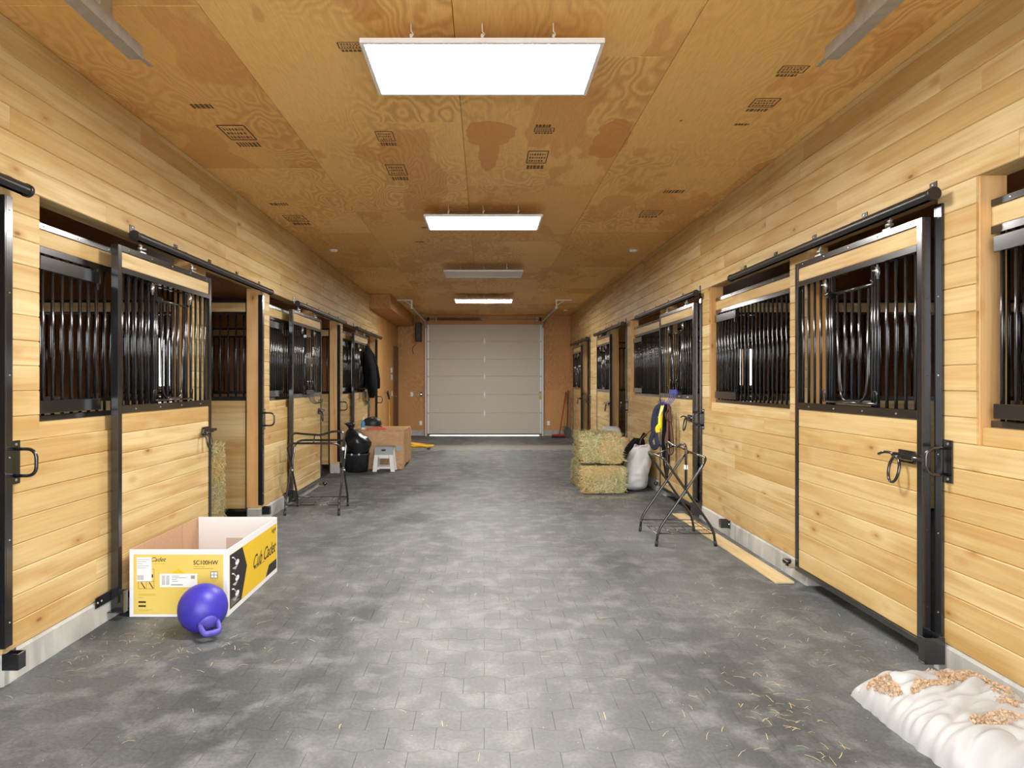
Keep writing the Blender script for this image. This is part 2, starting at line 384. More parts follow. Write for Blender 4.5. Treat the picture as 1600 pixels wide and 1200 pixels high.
def smooth_path(pts, sub=6, closed=False):
    P = [Vector(p) for p in pts]; n = len(P); out = []
    rng = range(n if closed else n - 1)
    for i in rng:
        p0 = P[(i - 1) % n] if closed or i > 0 else P[0]; p1 = P[i]; p2 = P[(i + 1) % n]; p3 = P[(i + 2) % n] if closed or i + 2 < n else P[-1]
        for k in range(sub):
            t = k / sub
            out.append(0.5 * ((2 * p1) + (p2 - p0) * t + (2 * p0 - 5 * p1 + 4 * p2 - p3) * t * t + (3 * p1 - p0 - 3 * p2 + p3) * t ** 3))
    if not closed: out.append(P[-1])
    return out
def fillet(pts, r, n=5):
    """polyline with rounded corners"""
    P = [Vector(p) for p in pts]; out = [P[0]]
    for i in range(1, len(P) - 1):
        a = (P[i - 1] - P[i]); b = (P[i + 1] - P[i]); d = min(r, a.length * 0.49, b.length * 0.49)
        p = P[i] + a.normalized() * d; q = P[i] + b.normalized() * d
        for k in range(n + 1):
            t = k / n; out.append(p * (1 - t) ** 2 + P[i] * 2 * t * (1 - t) + q * t * t)
    out.append(P[-1]); return out
def text_mesh(body, size, shear=0.0, bold=0.0, mat='ink', ext=0.0003, spacing=1.0):
    cu = bpy.data.curves.new('lettering', 'FONT'); cu.body = body; cu.size = size; cu.shear = shear; cu.offset = bold
    cu.extrude = ext; cu.space_character = spacing; cu.resolution_u = 4
    ob = bpy.data.objects.new('lettering', cu); C.objects.link(ob)
    dg = bpy.context.evaluated_depsgraph_get(); dg.update()
    me = bpy.data.meshes.new_from_object(ob.evaluated_get(dg))
    bpy.data.objects.remove(ob); me.materials.clear(); me.materials.append(M[mat]); return me

# ------------------------------------------------------------------ dimensions (metres, camera at 0,0,1.5, aisle runs along +Y)
WX = 2.375          # aisle wall face
CEIL = 3.31
BACK = 18.1
FRONT = -0.4
OUT = 6.05          # outer wall of the stalls
PITCH = 3.77
JL = [3.25 + PITCH * k for k in range(4)]
JR = [3.45 + PITCH * k for k in range(4)]
HEAD = 2.49; SILL = 1.19; BOT = 0.15; ROW = 0.13
DOOR_W = 1.42

def W(side, J, lx, ly, z=0.0):
    return (-WX + ly, J - lx, z) if side < 0 else (WX - ly, J + lx, z)
def RZ(side): return -PI / 2 if side < 0 else PI / 2
def yspan(side, J, a, b):
    y0, y1 = W(side, J, a, 0)[1], W(side, J, b, 0)[1]; return min(y0, y1), max(y0, y1)

# ------------------------------------------------------------------ floor
f0 = struct('floor', 'grey rubber paver floor of the stable aisle', MB().box(-OUT, OUT, FRONT - 0.6, BACK + 0.2, -0.2, -0.0035), 'joint')
PW, PD, AMP, GAP = 0.205, 0.165, 0.011, 0.0005
def wave(x):
    u = (x / PW) % 1.0
    u = min(u, 1 - u) * 2
    return AMP * max(-1, min(1, (0.5 - u) * 4.5))
def paver_outline(x0, x1):
    brk = [0.139, 0.361, 0.639, 0.861]
    xs = sorted(set([x0 + GAP, x1 - GAP] + [PW * (k + b) for k in range(-2, 3) for b in brk if x0 + 0.004 < PW * (k + b) < x1 - 0.004]))
    top = [(x, wave(x) + PD / 2 - GAP) for x in xs]; bot = [(x, wave(x) - PD / 2 + GAP) for x in xs]
    return bot + top[::-1]
def paver_mb(x0, x1):
    o = paver_outline(x0, x1); n = len(o); cx = (x0 + x1) / 2
    inset = [(x + (0.0009 if x < cx else -0.0009) * (1 if abs(x - cx) > 0.09 else 0), y + (0.0009 if i < n // 2 else -0.0009)) for i, (x, y) in enumerate(o)]
    vs = [(x - cx, y, -0.009) for x, y in o] + [(x - cx, y, -0.0016) for x, y in o] + [(x - cx, y, 0.0) for x, y in inset]
    fs = [[2 * n + i for i in range(n)]]
    for i in range(n):
        j = (i + 1) % n
        fs += [(i, j, j + n, i + n), (i + n, j + n, j + 2 * n, i + 2 * n)]
    return vs, fs
pv = [paver_mb(0, PW), paver_mb(PW / 2, 1.5 * PW)]
pm = [MB().add(*p).mesh('paver', 'rubber') for p in pv]
near, field = [], MB()
rows = int((BACK - 0.4) / PD) + 1
spots = []
for j in range(rows):
    y = 0.45 + j * PD
    for i in range(-12, 12):
        x = i * PW + (PW / 2 if j % 2 == 0 else PW)
        if abs(x) > WX + 0.1: continue
        px = 756.5 + F_PX * x / y; py = 595.6 + F_PX * 1.5 / y
        hid = (-2.3 < x < -1.6 and 4.15 < y < 5.2) or (x > 1.85 and y < 3.3)
        spots.append((0 if (-10 < px < 1610 and py < 1215 and not hid) else 1, y, x, j % 2))
spots.sort()
rnd = random.Random(3)
for k, (vis, y, x, p) in enumerate(spots):
    dz = rnd.uniform(-0.0008, 0.0004)
    if k < 300:
        link('paver', pm[p], f0, (x, y, dz))
    else:
        field.add([(a + x, b + y, c + dz) for a, b, c in pv[p][0]], pv[p][1])
def raw_build(mb, name, mat, parent=None):
    me = bpy.data.meshes.new(name); me.from_pydata(mb.v, [], mb.f); me.materials.append(M[mat]); return link(name, me, parent)
pf = raw_build(field, 'paver_field', 'rubber', f0); pf['kind'] = 'stuff'
gnd = struct('ground', 'pale gravel ground outside the barn', MB().box(-60, 60, -60, 80, -0.5, -0.21), 'ground')
sm = MB()
for s in (-1, 1): sm.box(min(s * (WX + .14), s * OUT), max(s * (WX + .14), s * OUT), FRONT, BACK, -0.005, 0.012)
for s, n in ((-1, 'left'), (1, 'right')):
    struct('floor_stalls_' + n, 'dark rubber matting inside the stalls on the %s' % n,
           MB().box(min(s * (WX + .14), s * OUT), max(s * (WX + .14), s * OUT), FRONT, BACK, -0.006, 0.012), 'bucket')

# ------------------------------------------------------------------ ceiling of plywood sheets
ce = struct('ceiling', 'plywood ceiling of the stable aisle', MB().box(-OUT - .1, OUT + .1, FRONT - .1, BACK + .1, CEIL + 0.013, CEIL + 0.15), 'ply_stall_shaded')
cols = [(-WX - 0.02, -1.375, 5.62), (-1.375, -0.155, 4.61), (-0.155, 1.065, 6.12), (1.065, 2.285, 5.57), (2.285, WX + 0.02, 4.0)]
for x0, x1, y0 in cols:
    y = y0 - 2.44 * 3
    while y < BACK:
        a, b = max(y, FRONT), min(y + 2.44, BACK)
        if b - a > 0.05:
            xm, ym = (x0 + x1) / 2, (a + b) / 2
            dz = rnd.uniform(0, 0.003); tilt = rnd.uniform(-0.0008, 0.0008)
            sheet = MB().box(x0 - xm + 0.0015, x1 - xm - 0.0015, a - ym + 0.0015, b - ym - 0.0015, -0.006, 0.006, 0.0015).build(
                'plywood_sheet', 'ply_ceiling', ce, (xm, ym, CEIL + 0.006 + dz), (tilt, tilt, 0))
        y += 2.44
sheets = [c for c in ce.children]
def stamp_at(px, py, wpx, hpx, rot=0.0, style=0):
    """a lumber grade stamp, inked on the ceiling sheet: outline box and rows of unreadable marks"""
    Y = F_PX * (CEIL - 1.5) / (595.6 - py); X = (px - 756.5) * Y / F_PX
    wd = wpx * Y / F_PX; hh = hpx * Y * Y / F_PX / (CEIL - 1.5)
    mb = MB(); t = 0.0004; q = random.Random(int(px * 7 + py))
    def bar(u0, u1, v0, v1): mb.box(u0 * wd, u1 * wd, v0 * hh, v1 * hh, -t, t)
    if style == 0:
        e = 0.03
        for v in (-.5, 0.1): bar(-.5, .5, v - e * .7, v + e * .7)
        for u in (-.5, .5): bar(u - e, u + e, -.5, .1)
        for r in (-.38, -.22, -.06):
            u = -.4
            while u < .36:
                d = q.uniform(.04, .1); bar(u, u + d, r, r + .09); u += d + .05
    u = -.45
    while u < .4:
        d = q.uniform(.06, .16); bar(u, u + d, .22, .42); u += d + .05
    best = min(sheets, key=lambda o: abs(o.location.x - X) / 0.61 + abs(o.location.y - Y) / 1.22)
    st = mb.build('grade_stamp', 'stamp', best, (X - best.location.x, Y - best.location.y, -0.0075), (0, 0, rot))
for a in ((852, 190, 30, 22, 0, 1), (850, 205, 30, 10), (838, 252, 30, 30), (604, 218, 26, 24), (622, 271, 28, 26), (548, 74, 36, 16),
          (305, 155, 40, 36, 0, 1), (378, 215, 40, 36), (430, 313, 34, 20, 0, 1), (466, 345, 30, 16), (1190, 165, 38, 22), (1165, 190, 28, 14, 0, 1),
          (1236, 112, 40, 18), (1060, 292, 34, 24, 0, 1), (1015, 335, 30, 12), (665, 352, 18, 12, 0, 1), (655, 375, 16, 10, 0, 1)):
    stamp_at(*a)

# ------------------------------------------------------------------ aisle walls: studs behind, each board its own piece
_pl = {}
def plank(parent, side_or_axis, length, z0, z1, loc, mat, th=0.019, ch=0.0045, tongue=False):
    """board lying along local x, face towards +y, chamfered long edges"""
    h = z1 - z0
    key = (round(length, 3), round(h, 4), th, mat)
    if key not in _pl:
        g = 0.0006
        pts = [(-th, -h / 2 + g), (-ch, -h / 2 + g), (0, -h / 2 + g + ch), (0, h / 2 - g - ch), (-ch, h / 2 - g), (-th, h / 2 - g)]
        _pl[key] = MB().prism(pts, 0, -length / 2 + 0.0005, length / 2 - 0.0005).mesh('plank', mat)
    return link('plank', _pl[key], parent, loc)

def intervals_minus(a, b, holes):
    out = []; cur = a
    for h0, h1 in sorted(holes):
        if h1 <= cur or h0 >= b: continue
        if h0 > cur: out.append((cur, h0))
        cur = max(cur, h1)
    if cur < b: out.append((cur, b))
    return out
OPEN_X = (0.0, 1.40); WIN_X = (1.67, 3.50)
WINDOWS = {-1: [JL[1], JL[2], JL[3]], 1: [JR[0] - PITCH, JR[0], JR[1], JR[2]]}
OPENINGS = {-1: JL, 1: JR}
Y_START = 0.6
Y_END = {-1: JL[3] + 0.16, 1: BACK}
walls = {}; SCREW = []
for side, nm in ((-1, 'left'), (1, 'right')):
    dz_h = [yspan(side, J, *OPEN_X) for J in OPENINGS[side]]
    wz_h = [yspan(side, J, *WIN_X) for J in WINDOWS[side]]
    if side > 0: wz_h[-1] = (wz_h[-1][0], 13.9)
    body = MB()
    xa, xb = sorted((side * (WX + 0.019), side * (WX + 0.14)))
    ye = BACK
    body.box(xa, xb, FRONT, ye, HEAD, CEIL + 0.02)
    for a, b in intervals_minus(FRONT, ye, dz_h + wz_h): body.box(xa, xb, a, b, BOT, HEAD)
    for a, b in wz_h: body.box(xa, xb, a, b, BOT, SILL)
    wall = struct('wall_' + nm, 'pine boarded stall front along the %s of the aisle' % nm, body, 'pine_y'); walls[side] = wall
    rq = random.Random(11 + side)
    z = BOT; r = 0
    while z < CEIL - 0.01:
        z1 = min(z + ROW, CEIL)
        mid = (z + z1) / 2
        holes = [] if mid > HEAD else dz_h + (wz_h if mid > SILL else [])
        for a, b in intervals_minus(Y_START, Y_END[side], holes):
            cuts = [a]; y = a + (rq.uniform(0.7, 2.6) if b - a > 2.0 else 99)
            while y < b - 0.5: cuts.append(y); y += rq.uniform(1.5, 3.4)
            cuts.append(b)
            for c0, c1 in zip(cuts, cuts[1:]):
                o = plank(wall, 0, c1 - c0, z, z1, (side * WX, (c0 + c1) / 2, mid), 'pine_x')
                o.rotation_euler = (0, 0, RZ(side)); o.location.x -= side * rq.uniform(0, 0.0015)
        z = z1; r += 1
    # concrete curb under the boards, cut at the stall openings
    cu = MB()
    for a, b in intervals_minus(FRONT, BACK, [(h0 + .02, h1 - .02) for h0, h1 in dz_h]):
        cx0, cx1 = sorted((side * (WX - 0.016), side * (WX + 0.15)))
        cu.box(cx0, cx1, a, b, -0.1, BOT, 0.012)
    struct('baseboard_' + nm, 'concrete curb under the %s boarded wall' % nm, cu, 'concrete')
    # opening posts, casings and the black steel channel at each opening
    for k, J in enumerate(OPENINGS[side]):
        for (l0, l1) in ((-0.14, 0.0), (OPEN_X[1], OPEN_X[1] + 0.14)):
            y0, y1 = yspan(side, J, l0, l1); yc = (y0 + y1) / 2
            x0, x1 = sorted((side * (WX + 0.018), side * (WX + 0.155)))
            e = 0.003
            o = MB().box(x0 - side * (WX + .087), x1 - side * (WX + .087), y0 - yc - e, y1 - yc + e, -1.165, 1.17, 0.003).build('post', 'fir_z', wall, (side * (WX + .087), yc, BOT + 1.165))
        p = W(side, J, -0.026, 0.0)
        o = MB().box(-0.024, 0.024, 0.0, 0.016, 0, HEAD - BOT - 0.10, 0.002).build('jamb_channel', 'black', wall, (p[0], p[1], BOT + 0.03), (0, 0, RZ(side)))
        o2 = MB().box(-0.003, 0.003, -0.03, 0.016, 0, HEAD - BOT - 0.10).build('jamb_angle', 'black', wall, W(side, J, 0.003, 0.0, BOT + .03), (0, 0, RZ(side)))
        if not SCREW: SCREW.append(MB().lathe([(.0001, .0), (.0042, 0), (.003, .0025), (.0001, .003)], 8).xf(Matrix.Rotation(-PI / 2, 4, 'X')).mesh('screw_head', 'zinc'))
        for q in range(6): link('screw_head', SCREW[0], o, (0, .0162, .12 + q * .41))
    for k, (a, b) in enumerate(wz_h):
        x0, x1 = sorted((side * (WX + 0.012), side * (WX + 0.14)))
        for yy in (a, b):                               # upright casings on both sides of the grille
            t = 0.004
            MB().box(x0 - side * (WX + .08), x1 - side * (WX + .08), -t, t, -(HEAD - SILL) / 2, (HEAD - SILL) / 2).build('casing', 'fir_z', wall, (side * (WX + .08), yy + (t if yy == a else -t), (HEAD + SILL) / 2))
        xs0, xs1 = sorted((side * (WX + 0.020), side * (WX + 0.125)))
        MB().box(xs0 - side * (WX + .06), xs1 - side * (WX + .06), -(b - a) / 2 + .01, (b - a) / 2 - .01, 0, 0.088, 0.003).build('sill', 'pine_y', wall, (side * (WX + .06), (a + b) / 2, SILL))

# end of the left wall: plywood sheeting, brown door; soffit box
y = Y_END[-1]
for yb in (15.95, 17.22):
    MB().box(-0.006, 0.006, -(yb - y) / 2 + .001, (yb - y) / 2 - .001, -(CEIL - BOT) / 2, (CEIL - BOT) / 2, 0.002).build('plywood_sheet', 'ply_wall', walls[-1], (-WX - .006, (y + yb) / 2, (CEIL + BOT) / 2)); y = yb
MB().box(-0.006, 0.006, -.44, .44, -(CEIL - 2.42) / 2, (CEIL - 2.42) / 2).build('plywood_sheet', 'ply_wall', walls[-1], (-WX - .006, 17.66, (CEIL + 2.42) / 2))
dr = struct('door_1', 'narrow brown door in the far left corner', MB().box(-0.02, 0.02, -0.41, 0.41, 0, 2.22, 0.003), 'darkbrown', (-WX + 0.005, 17.66, BOT))
MB().box(-.02, .02, -.45, .45, 2.22, 2.28).build('door_frame', 'darkbrown', dr)
MB().tube([(0.02, -.34, .95), (.06, -.34, .95), (.06, -.24, .95)], .01).build('door_handle', 'zinc', dr)
so = struct('trim_1', 'plywood soffit box under the ceiling at the far left', MB().box(-0.22, 0.22, -2.22, 2.22, -0.15, 0.15, 0.004), 'ply_wall', (-WX + 0.22, 15.87, CEIL - 0.151))

# far wall
bw = struct('wall_back', 'plywood far wall around the overhead door', MB().box(-OUT, -1.50, BACK + .012, BACK + .2, -.1, CEIL + .1).box(1.52, OUT, BACK + .012, BACK + .2, -.1, CEIL + .1).box(-1.62, 1.62, BACK + .012, BACK + .2, 3.0, CEIL + .1), 'ply_wall')
for x0, x1, z0, z1 in ((-WX, -1.62, .16, 2.55), (-WX, -1.62, 2.55, CEIL), (1.62, WX, .16, 1.25), (1.62, WX, 1.25, 2.75), (1.62, WX, 2.75, CEIL), (-1.62, 1.62, 3.06, CEIL)):
    xm, zm = (x0 + x1) / 2, (z0 + z1) / 2
    MB().box(x0 - xm + .001, x1 - xm - .001, -.006, .006, z0 - zm + .001, z1 - zm - .001, .002).build('plywood_sheet', 'ply_wall', bw, (xm, BACK + .006, zm))
struct('baseboard_back', 'concrete curb at the foot of the far wall', MB().box(-WX, -1.64, BACK - .02, BACK + .02, 0, .16, .006).box(1.64, WX, BACK - .02, BACK + .02, 0, .16, .006), 'concrete')
# front wall behind the camera with the open overhead doorway that lets the daylight in
struct('wall_front', 'front wall behind the viewer with open doorway', MB().box(-OUT, -1.9, FRONT - .15, FRONT, -.1, CEIL).box(1.9, OUT, FRONT - .15, FRONT, -.1, CEIL).box(-1.9, 1.9, FRONT - .15, FRONT, 3.1, CEIL), 'ply_wall')

# outer stall walls with a window for each stall
wn = 0
for side, nm in ((-1, 'left'), (1, 'right')):
    ctr = [1.4, 5.15, 12.69, 16.4] if side < 0 else [1.4, 5.15, 15.2]
    hw = 0.5; mb = MB(); xa, xb = sorted((side * OUT, side * (OUT + .15)))
    holes = [(c - hw, c + hw) for c in ctr]
    mb.box(xa, xb, FRONT, BACK, -.1, 1.35).box(xa, xb, FRONT, BACK, 2.35, CEIL + .1)
    for a, b in intervals_minus(FRONT, BACK, holes): mb.box(xa, xb, a, b, 1.35, 2.35)
    struct('wall_outer_' + nm, 'shade-darkened plywood outer wall of the %s stalls' % nm, mb, 'ply_stall_shaded')
    for c in ctr:
        wn += 1
        fr = MB()
        for z0, z1, y0, y1 in ((1.35, 1.41, -hw, hw), (2.29, 2.35, -hw, hw), (1.41, 2.29, -hw, -hw + .06), (1.41, 2.29, hw - .06, hw), (1.41, 2.29, -.025, .025)):
            fr.box(-.04, .04, y0, y1, z0 - 1.85, z1 - 1.85)
        wo = struct('window_%d' % wn, 'white framed sliding window in the outer stall wall', fr, 'whitemetal', (side * (OUT + .03), c, 1.85))
        MB().box(-.003, .003, -hw + .06, hw - .06, -.44, .44).build('pane', 'pane', wo)

# partitions between the stalls
BAR_R = 0.0095
def bar_mesh(h, r=BAR_R):
    key = ('bar', round(h, 3), r)
    if key not in _pl: _pl[key] = MB().tube([(0, 0, 0), (0, 0, h)], r, 8).mesh('bar', 'black')
    return _pl[key]
pn = 0
PLEN = OUT - WX - 0.145
for side, JJ in ((-1, JL), (1, JR)):
    for k, J in enumerate(JJ):
        pn += 1
        yc = W(side, J, -0.085, 0)[1]
        if side < 0 and k == 3:
            struct('wall_partition_%d' % pn, 'plywood wall closing the last left stall', MB().box(-PLEN / 2, PLEN / 2, -.05, .05, 0, CEIL), 'ply_stall_shaded', (side * (WX + .145 + PLEN / 2), yc, 0)); continue
        ro = struct('wall_partition_%d' % pn, 'boarded partition with black bars between stalls', MB().box(-PLEN / 2, PLEN / 2, -.021, .021, 1.29, 1.335), 'black', (side * (WX + .145 + PLEN / 2), yc, 0))
        z = 0.13
        for r in range(9):
            o = plank(ro, 0, PLEN, z, z + .129, (0, 0.019, z + .0645), 'pine_x', th=0.038); o.location.y = .019
            z += .129
        for z0, z1, nm in ((2.215, 2.245, 'rail'), (2.345, 2.375, 'rail'), (0.10, 0.128, 'rail')):
            MB().box(-PLEN / 2, PLEN / 2, -.021, .021, z0, z1).build(nm, 'black', ro)
        plank(ro, 0, PLEN, 2.246, 2.344, (0, .019, 2.295), 'pine_x', th=0.038)
        MB().box(-.02, .02, -.03, .03, .1, 2.375).build('end_channel', 'black', ro, (-side * (PLEN / 2 - .02), 0, 0))
        nb = int(PLEN / 0.085)
        for i in range(nb):
            link('bar', bar_mesh(.88), ro, (-side * (PLEN / 2 - .07) + side * i * .085, 0, 1.335))

# ------------------------------------------------------------------ sliding stall doors (local: x from latch edge, +y to aisle)
def round_bolt(mb, x, y, z, r=.007):
    mb.add([(x + math.cos(i * PI / 3) * r, y, z + math.sin(i * PI / 3) * r) for i in range(6)] + [(x + math.cos(i * PI / 3) * r * .7, y + .004, z + math.sin(i * PI / 3) * r * .7) for i in range(6)],
           [[6, 7, 8, 9, 10, 11]] + [(i, (i + 1) % 6, 6 + (i + 1) % 6, 6 + i) for i in range(6)])
_bolt = {}
def bolts(parent, pts, r=.006, mat='zinc', name='bolt', rot=(0, 0, 0)):
    if (r, mat) not in _bolt:
        m_ = MB(); round_bolt(m_, 0, 0, 0, r); _bolt[(r, mat)] = m_.mesh(name, mat)
    for p in pts: link(name, _bolt[(r, mat)], parent, p, rot)
def make_door():
    d = thing('stall_door', 'x', 'door')
    B, T = 0.10, 2.365; y0, y1 = -0.047, 0.0
    MB().box(0, .045, y0, y1, B, T, .003).build('stile', 'black', d)
    MB().box(DOOR_W - .045, DOOR_W, y0, y1, B, T, .003).build('stile', 'black', d)
    t = MB().box(.045, DOOR_W - .045, y0, y1, T - .038, T, .002)
    top = t.build('top_rail', 'black', d)
    bolts(top, [(.1 + i * .3, y1, T - .018) for i in range(5)])
    MB().box(.045, DOOR_W - .045, y0, y1, 2.19, 2.228, .002).build('middle_rail', 'black', d)
    lw = MB().box(.045, DOOR_W - .045, y0, y1, 1.295, 1.345, .002).build('lower_rail', 'black', d)
    bolts(lw, [(.22 + i * .33, y1, 1.318) for i in range(4)])
    MB().box(.045, DOOR_W - .045, y0, y1, B, B + .035, .002).build('bottom_rail', 'black', d)
    wl = DOOR_W - .092
    o = plank(d, 0, wl, 2.228, T - .038, (DOOR_W / 2, -.008, (2.228 + T - .038) / 2), 'pine_x', th=.03); o.name = 'header_board'
    z = B + .035; n = 9; hh = (1.295 - z) / n
    for i in range(n):
        plank(d, 0, wl, z, z + hh, (DOOR_W / 2, -.008, z + hh / 2), 'pine_x', th=.03, ch=.004); z += hh
    bz, bh = 1.343, 2.192 - 1.343
    for x in (.085, .171, .257, .342, .424, 1.005, 1.09, 1.175, 1.26, 1.34): link('bar', bar_mesh(bh), d, (x, -.024, bz))
    # drop-down yoke in the middle of the grille
    yk = MB().tube(fillet([(.50, -.012, 2.06), (.515, -.012, 1.50), (.545, -.012, 1.375), (.80, -.012, 1.375), (.835, -.012, 1.50), (.855, -.012, 2.06)], .08), .009, 8).build('yoke', 'black', d)
    MB().tube([(.44, -.008, 2.075), (.92, -.008, 2.075)], .010, 8).tube([(.44, -.008, 2.075), (.44, .012, 2.10)], .008, 6).tube([(.90, .01, 2.075), (.93, .015, 2.075)], .02, 10).build('top_bar', 'black', yk)
    MB().tube([(.38, .006, 1.365), (.96, .006, 1.365)], .008, 8).build('hinge_rod', 'black', yk)
    for x in (.452, .932):
        MB().box(x - .024, x + .024, -.03, -.016, bz, 2.192).build('yoke_post', 'black', yk)
        link('bar', bar_mesh(bh), yk, (x - .014, -.014, bz)); link('bar', bar_mesh(bh), yk, (x + .014, -.014, bz))
    for x in (.60, .68, .76): link('bar', bar_mesh(.68), yk, (x, -.012, 1.385))
    for x in (.40, .985):
        MB().tube(fillet([(x - .014, .006, 1.36), (x - .014, .012, 1.44), (x + .014, .012, 1.44), (x + .014, .006, 1.36)], .012), .004, 6).build('hinge_loop', 'black', yk)
        MB().tube([(x, -.004, 2.12), (x, -.004, 2.17)], .012, 8).tube([(x, -.004, 2.10), (x, -.004, 2.185)], .006, 6).tube([(x, 0, 2.15), (x + .02, .015, 2.15)], .005, 6).build('spring_bolt', 'zinc', yk)
    # hangers up to the track
    for x in (.32, 1.10):
        tr = MB().box(x - .035, x + .035, -.045, -.005, T, T + .012, .002).tube([(x, -.024, T), (x, -.024, T + .07)], .008, 8)
        tr.box(x - .025, x + .025, -.036, -.012, T + .022, T + .04, .004).lathe([(0, -.006), (.017, -.006), (.017, .006), (0, .006)], 6, (x - .012, -.012, T + .03)).lathe([(0, -.005), (.015, -.005), (.015, .007), (0, .007)], 6, (x, -.024, T + .055))
        tr.build('hanger', 'zinc', d)
    # slide-bolt latch with pull ring
    zl = 1.09
    la = MB().box(.05, .19, 0, .008, zl - .035, zl + .035, .002).box(.03, .20, .006, .034, zl - .018, zl + .018, .005).tube([(-.035, .02, zl), (.215, .02, zl)], .013, 10).build('latch', 'black', d)
    MB().tube(fillet([(.2, .02, zl), (.225, .03, zl + .012), (.26, .045, zl + .012), (.30, .05, zl - .005)], .02), .008, 8).build('lever', 'black', la)
    ring = []
    for i in range(20):
        a = 2 * PI * i / 20; ring.append((.165 + .045 * math.sin(a), .035 + .02 * (1 - math.cos(a)) * .6, zl - .075 + .07 * math.cos(a)))
    MB().tube(ring, .008, 8, closed=True).build('pull_ring', 'black', la)
    return d
DOORS = [(-1, JL[1], 1.45, 'open sliding stall door beside the yellow and white carton, nearest on the left'),
         (-1, JL[2], 1.44, 'open left stall door with a small hook rack on its grille, behind the saddle rack'),
         (-1, JL[3], 1.46, 'farthest left stall door with a black jacket hung on its bars'),
         (1, JR[0], 0.016, 'large closed stall door with pull-ring latch, nearest on the right'),
         (1, JR[1], 0.03, 'closed right stall door with bridles and straps hanging on it'),
         (1, JR[2], 1.10, 'right stall door slid partly open, just behind the hay bales'),
         (1, JR[3], 0.95, 'farthest right stall door next to the leaning tools')]
proto = make_door()
for i, (side, J, lx, lab) in enumerate(DOORS):
    d = proto if i == 0 else copy_tree(proto)
    d['label'] = lab; d['group'] = 'sliding stall doors'
    d.location = W(side, J, lx, 0.072); d.rotation_euler = (0, 0, RZ(side))
# local +x of a door must run away from the jamb on both sides: mirror check is in W/RZ

# door tracks
def make_track():
    t = thing('door_track', 'x', 'track')
    L = 2.75; z = 2.455
    n = 14; vs = []
    ang = [math.radians(-60 + 300 * i / (n - 1)) for i in range(n)]        # round track, slot at the bottom
    vs = [(x, .085 + .031 * math.cos(a + 0), z + .031 * math.sin(a)) for x in (0, L) for a in ang] + [(x, .085 + .027 * math.cos(a), z + .027 * math.sin(a)) for x in (0, L) for a in ang]
    fs = []
    for o in (0, 2 * n):
        for i in range(n - 1): fs.append((o + i, o + i + 1, o + n + i + 1, o + n + i))
    MB().add(vs, fs, True).build('tube', 'track', t)
    for x, s in ((0, -1), (L, 1)):
        MB().tube([(x - .012, .085, z), (x + .012, .085, z)], .034, 18).build('end_cap', 'track', t)
    for i in range(5):
        x = .12 + i * (L - .24) / 4
        b = MB().box(x - .028, x + .028, 0, .006, z + .018, z + .095, .001).box(x - .02, x + .02, 0, .085, z + .028, z + .036, .001)
        br = b.build('bracket', 'track', t)
        m2 = MB(); round_bolt(m2, x, .006, z + .08, .007); m2.build('bolt', 'zinc', br)
    return t
TR = [(-1, JL[0], 'black round door track whose end shows at the upper left edge'), (-1, JL[1], 'black round track above the open door nearest on the left'),
      (-1, JL[2], 'black round track above the left stall door with the hook rack'), (-1, JL[3], 'black round track above the left door with the jacket'),
      (1, JR[0], 'long black round track above the nearest closed right door'), (1, JR[1], 'black round track above the right door with bridles'),
      (1, JR[2], 'black round track above the partly open right door'), (1, JR[3], 'black round track at the far end of the right wall')]
tp = make_track()
for i, (side, J, lab) in enumerate(TR):
    t = tp if i == 0 else copy_tree(tp)
    t['label'] = lab; t['group'] = 'sliding door tracks'
    t.location = W(side, J, -0.05 if side < 0 else -0.09, 0.0); t.rotation_euler = (0, 0, RZ(side))

# stall front grilles in the window openings
def make_grille(wd, feed):
    g = thing('stall_grille', 'x', 'grille')
    y0, y1 = -.10, -.062
    z0 = SILL + .088
    MB().box(0, wd, y0, y1, z0, z0 + .032, .002).build('bottom_rail', 'black', g)
    MB().box(0, wd, y0, y1, 2.205, 2.243, .002).build('middle_rail', 'black', g)
    tr = MB().box(0, wd, y0, y1, 2.338, 2.372, .002).build('top_rail', 'black', g)
    bolts(tr, [(.12 + i * (wd - .24) / 5, y1, 2.355) for i in range(6)])
    o = plank(g, 0, wd, 2.243, 2.338, (wd / 2, y1 - .003, 2.29), 'pine_x', th=.03); o.name = 'header_board'
    n = int(wd / .083)
    for i in range(n):
        x = .05 + i * (wd - .1) / (n - 1)
        link('bar', bar_mesh(2.207 - z0 - .03), g, (x, -.081, z0 + .03))
    if feed:
        f = MB().box(wd - .62, wd - .05, -.06, -.035, z0 + .045, z0 + .115, .002).build('feed_hatch', 'black', g)
        MB().box(wd - .62, wd - .05, -.06, -.035, 2.11, 2.185, .002).build('hatch_top_bar', 'black', f)
        MB().box(wd - .60, wd - .58, -.06, -.035, z0 + .115, z0 + .15, .002).box(wd - .60, wd - .58, -.06, -.035, 2.07, 2.2, .002).build('hatch_corner', 'track', f)
        for i in range(7): link('bar', bar_mesh(2.12 - z0 - .11, .0085), f, (wd - .585 + i * .083, -.048, z0 + .11))
    return g
gl = {}
GR = [(-1, JL[1], 'black barred window grille nearest on the left, beside the open door'), (-1, JL[2], 'black barred grille left of the door with the hook rack'), (-1, JL[3], 'farthest black grille on the left, beside the jacket'),
      (1, JR[0] - PITCH, 'black grille cut off by the right picture edge'), (1, JR[0], 'black grille between the two closed right doors'), (1, JR[1], 'black grille beside the right door with bridles'), (1, JR[2], 'small grille behind the partly open right door')]
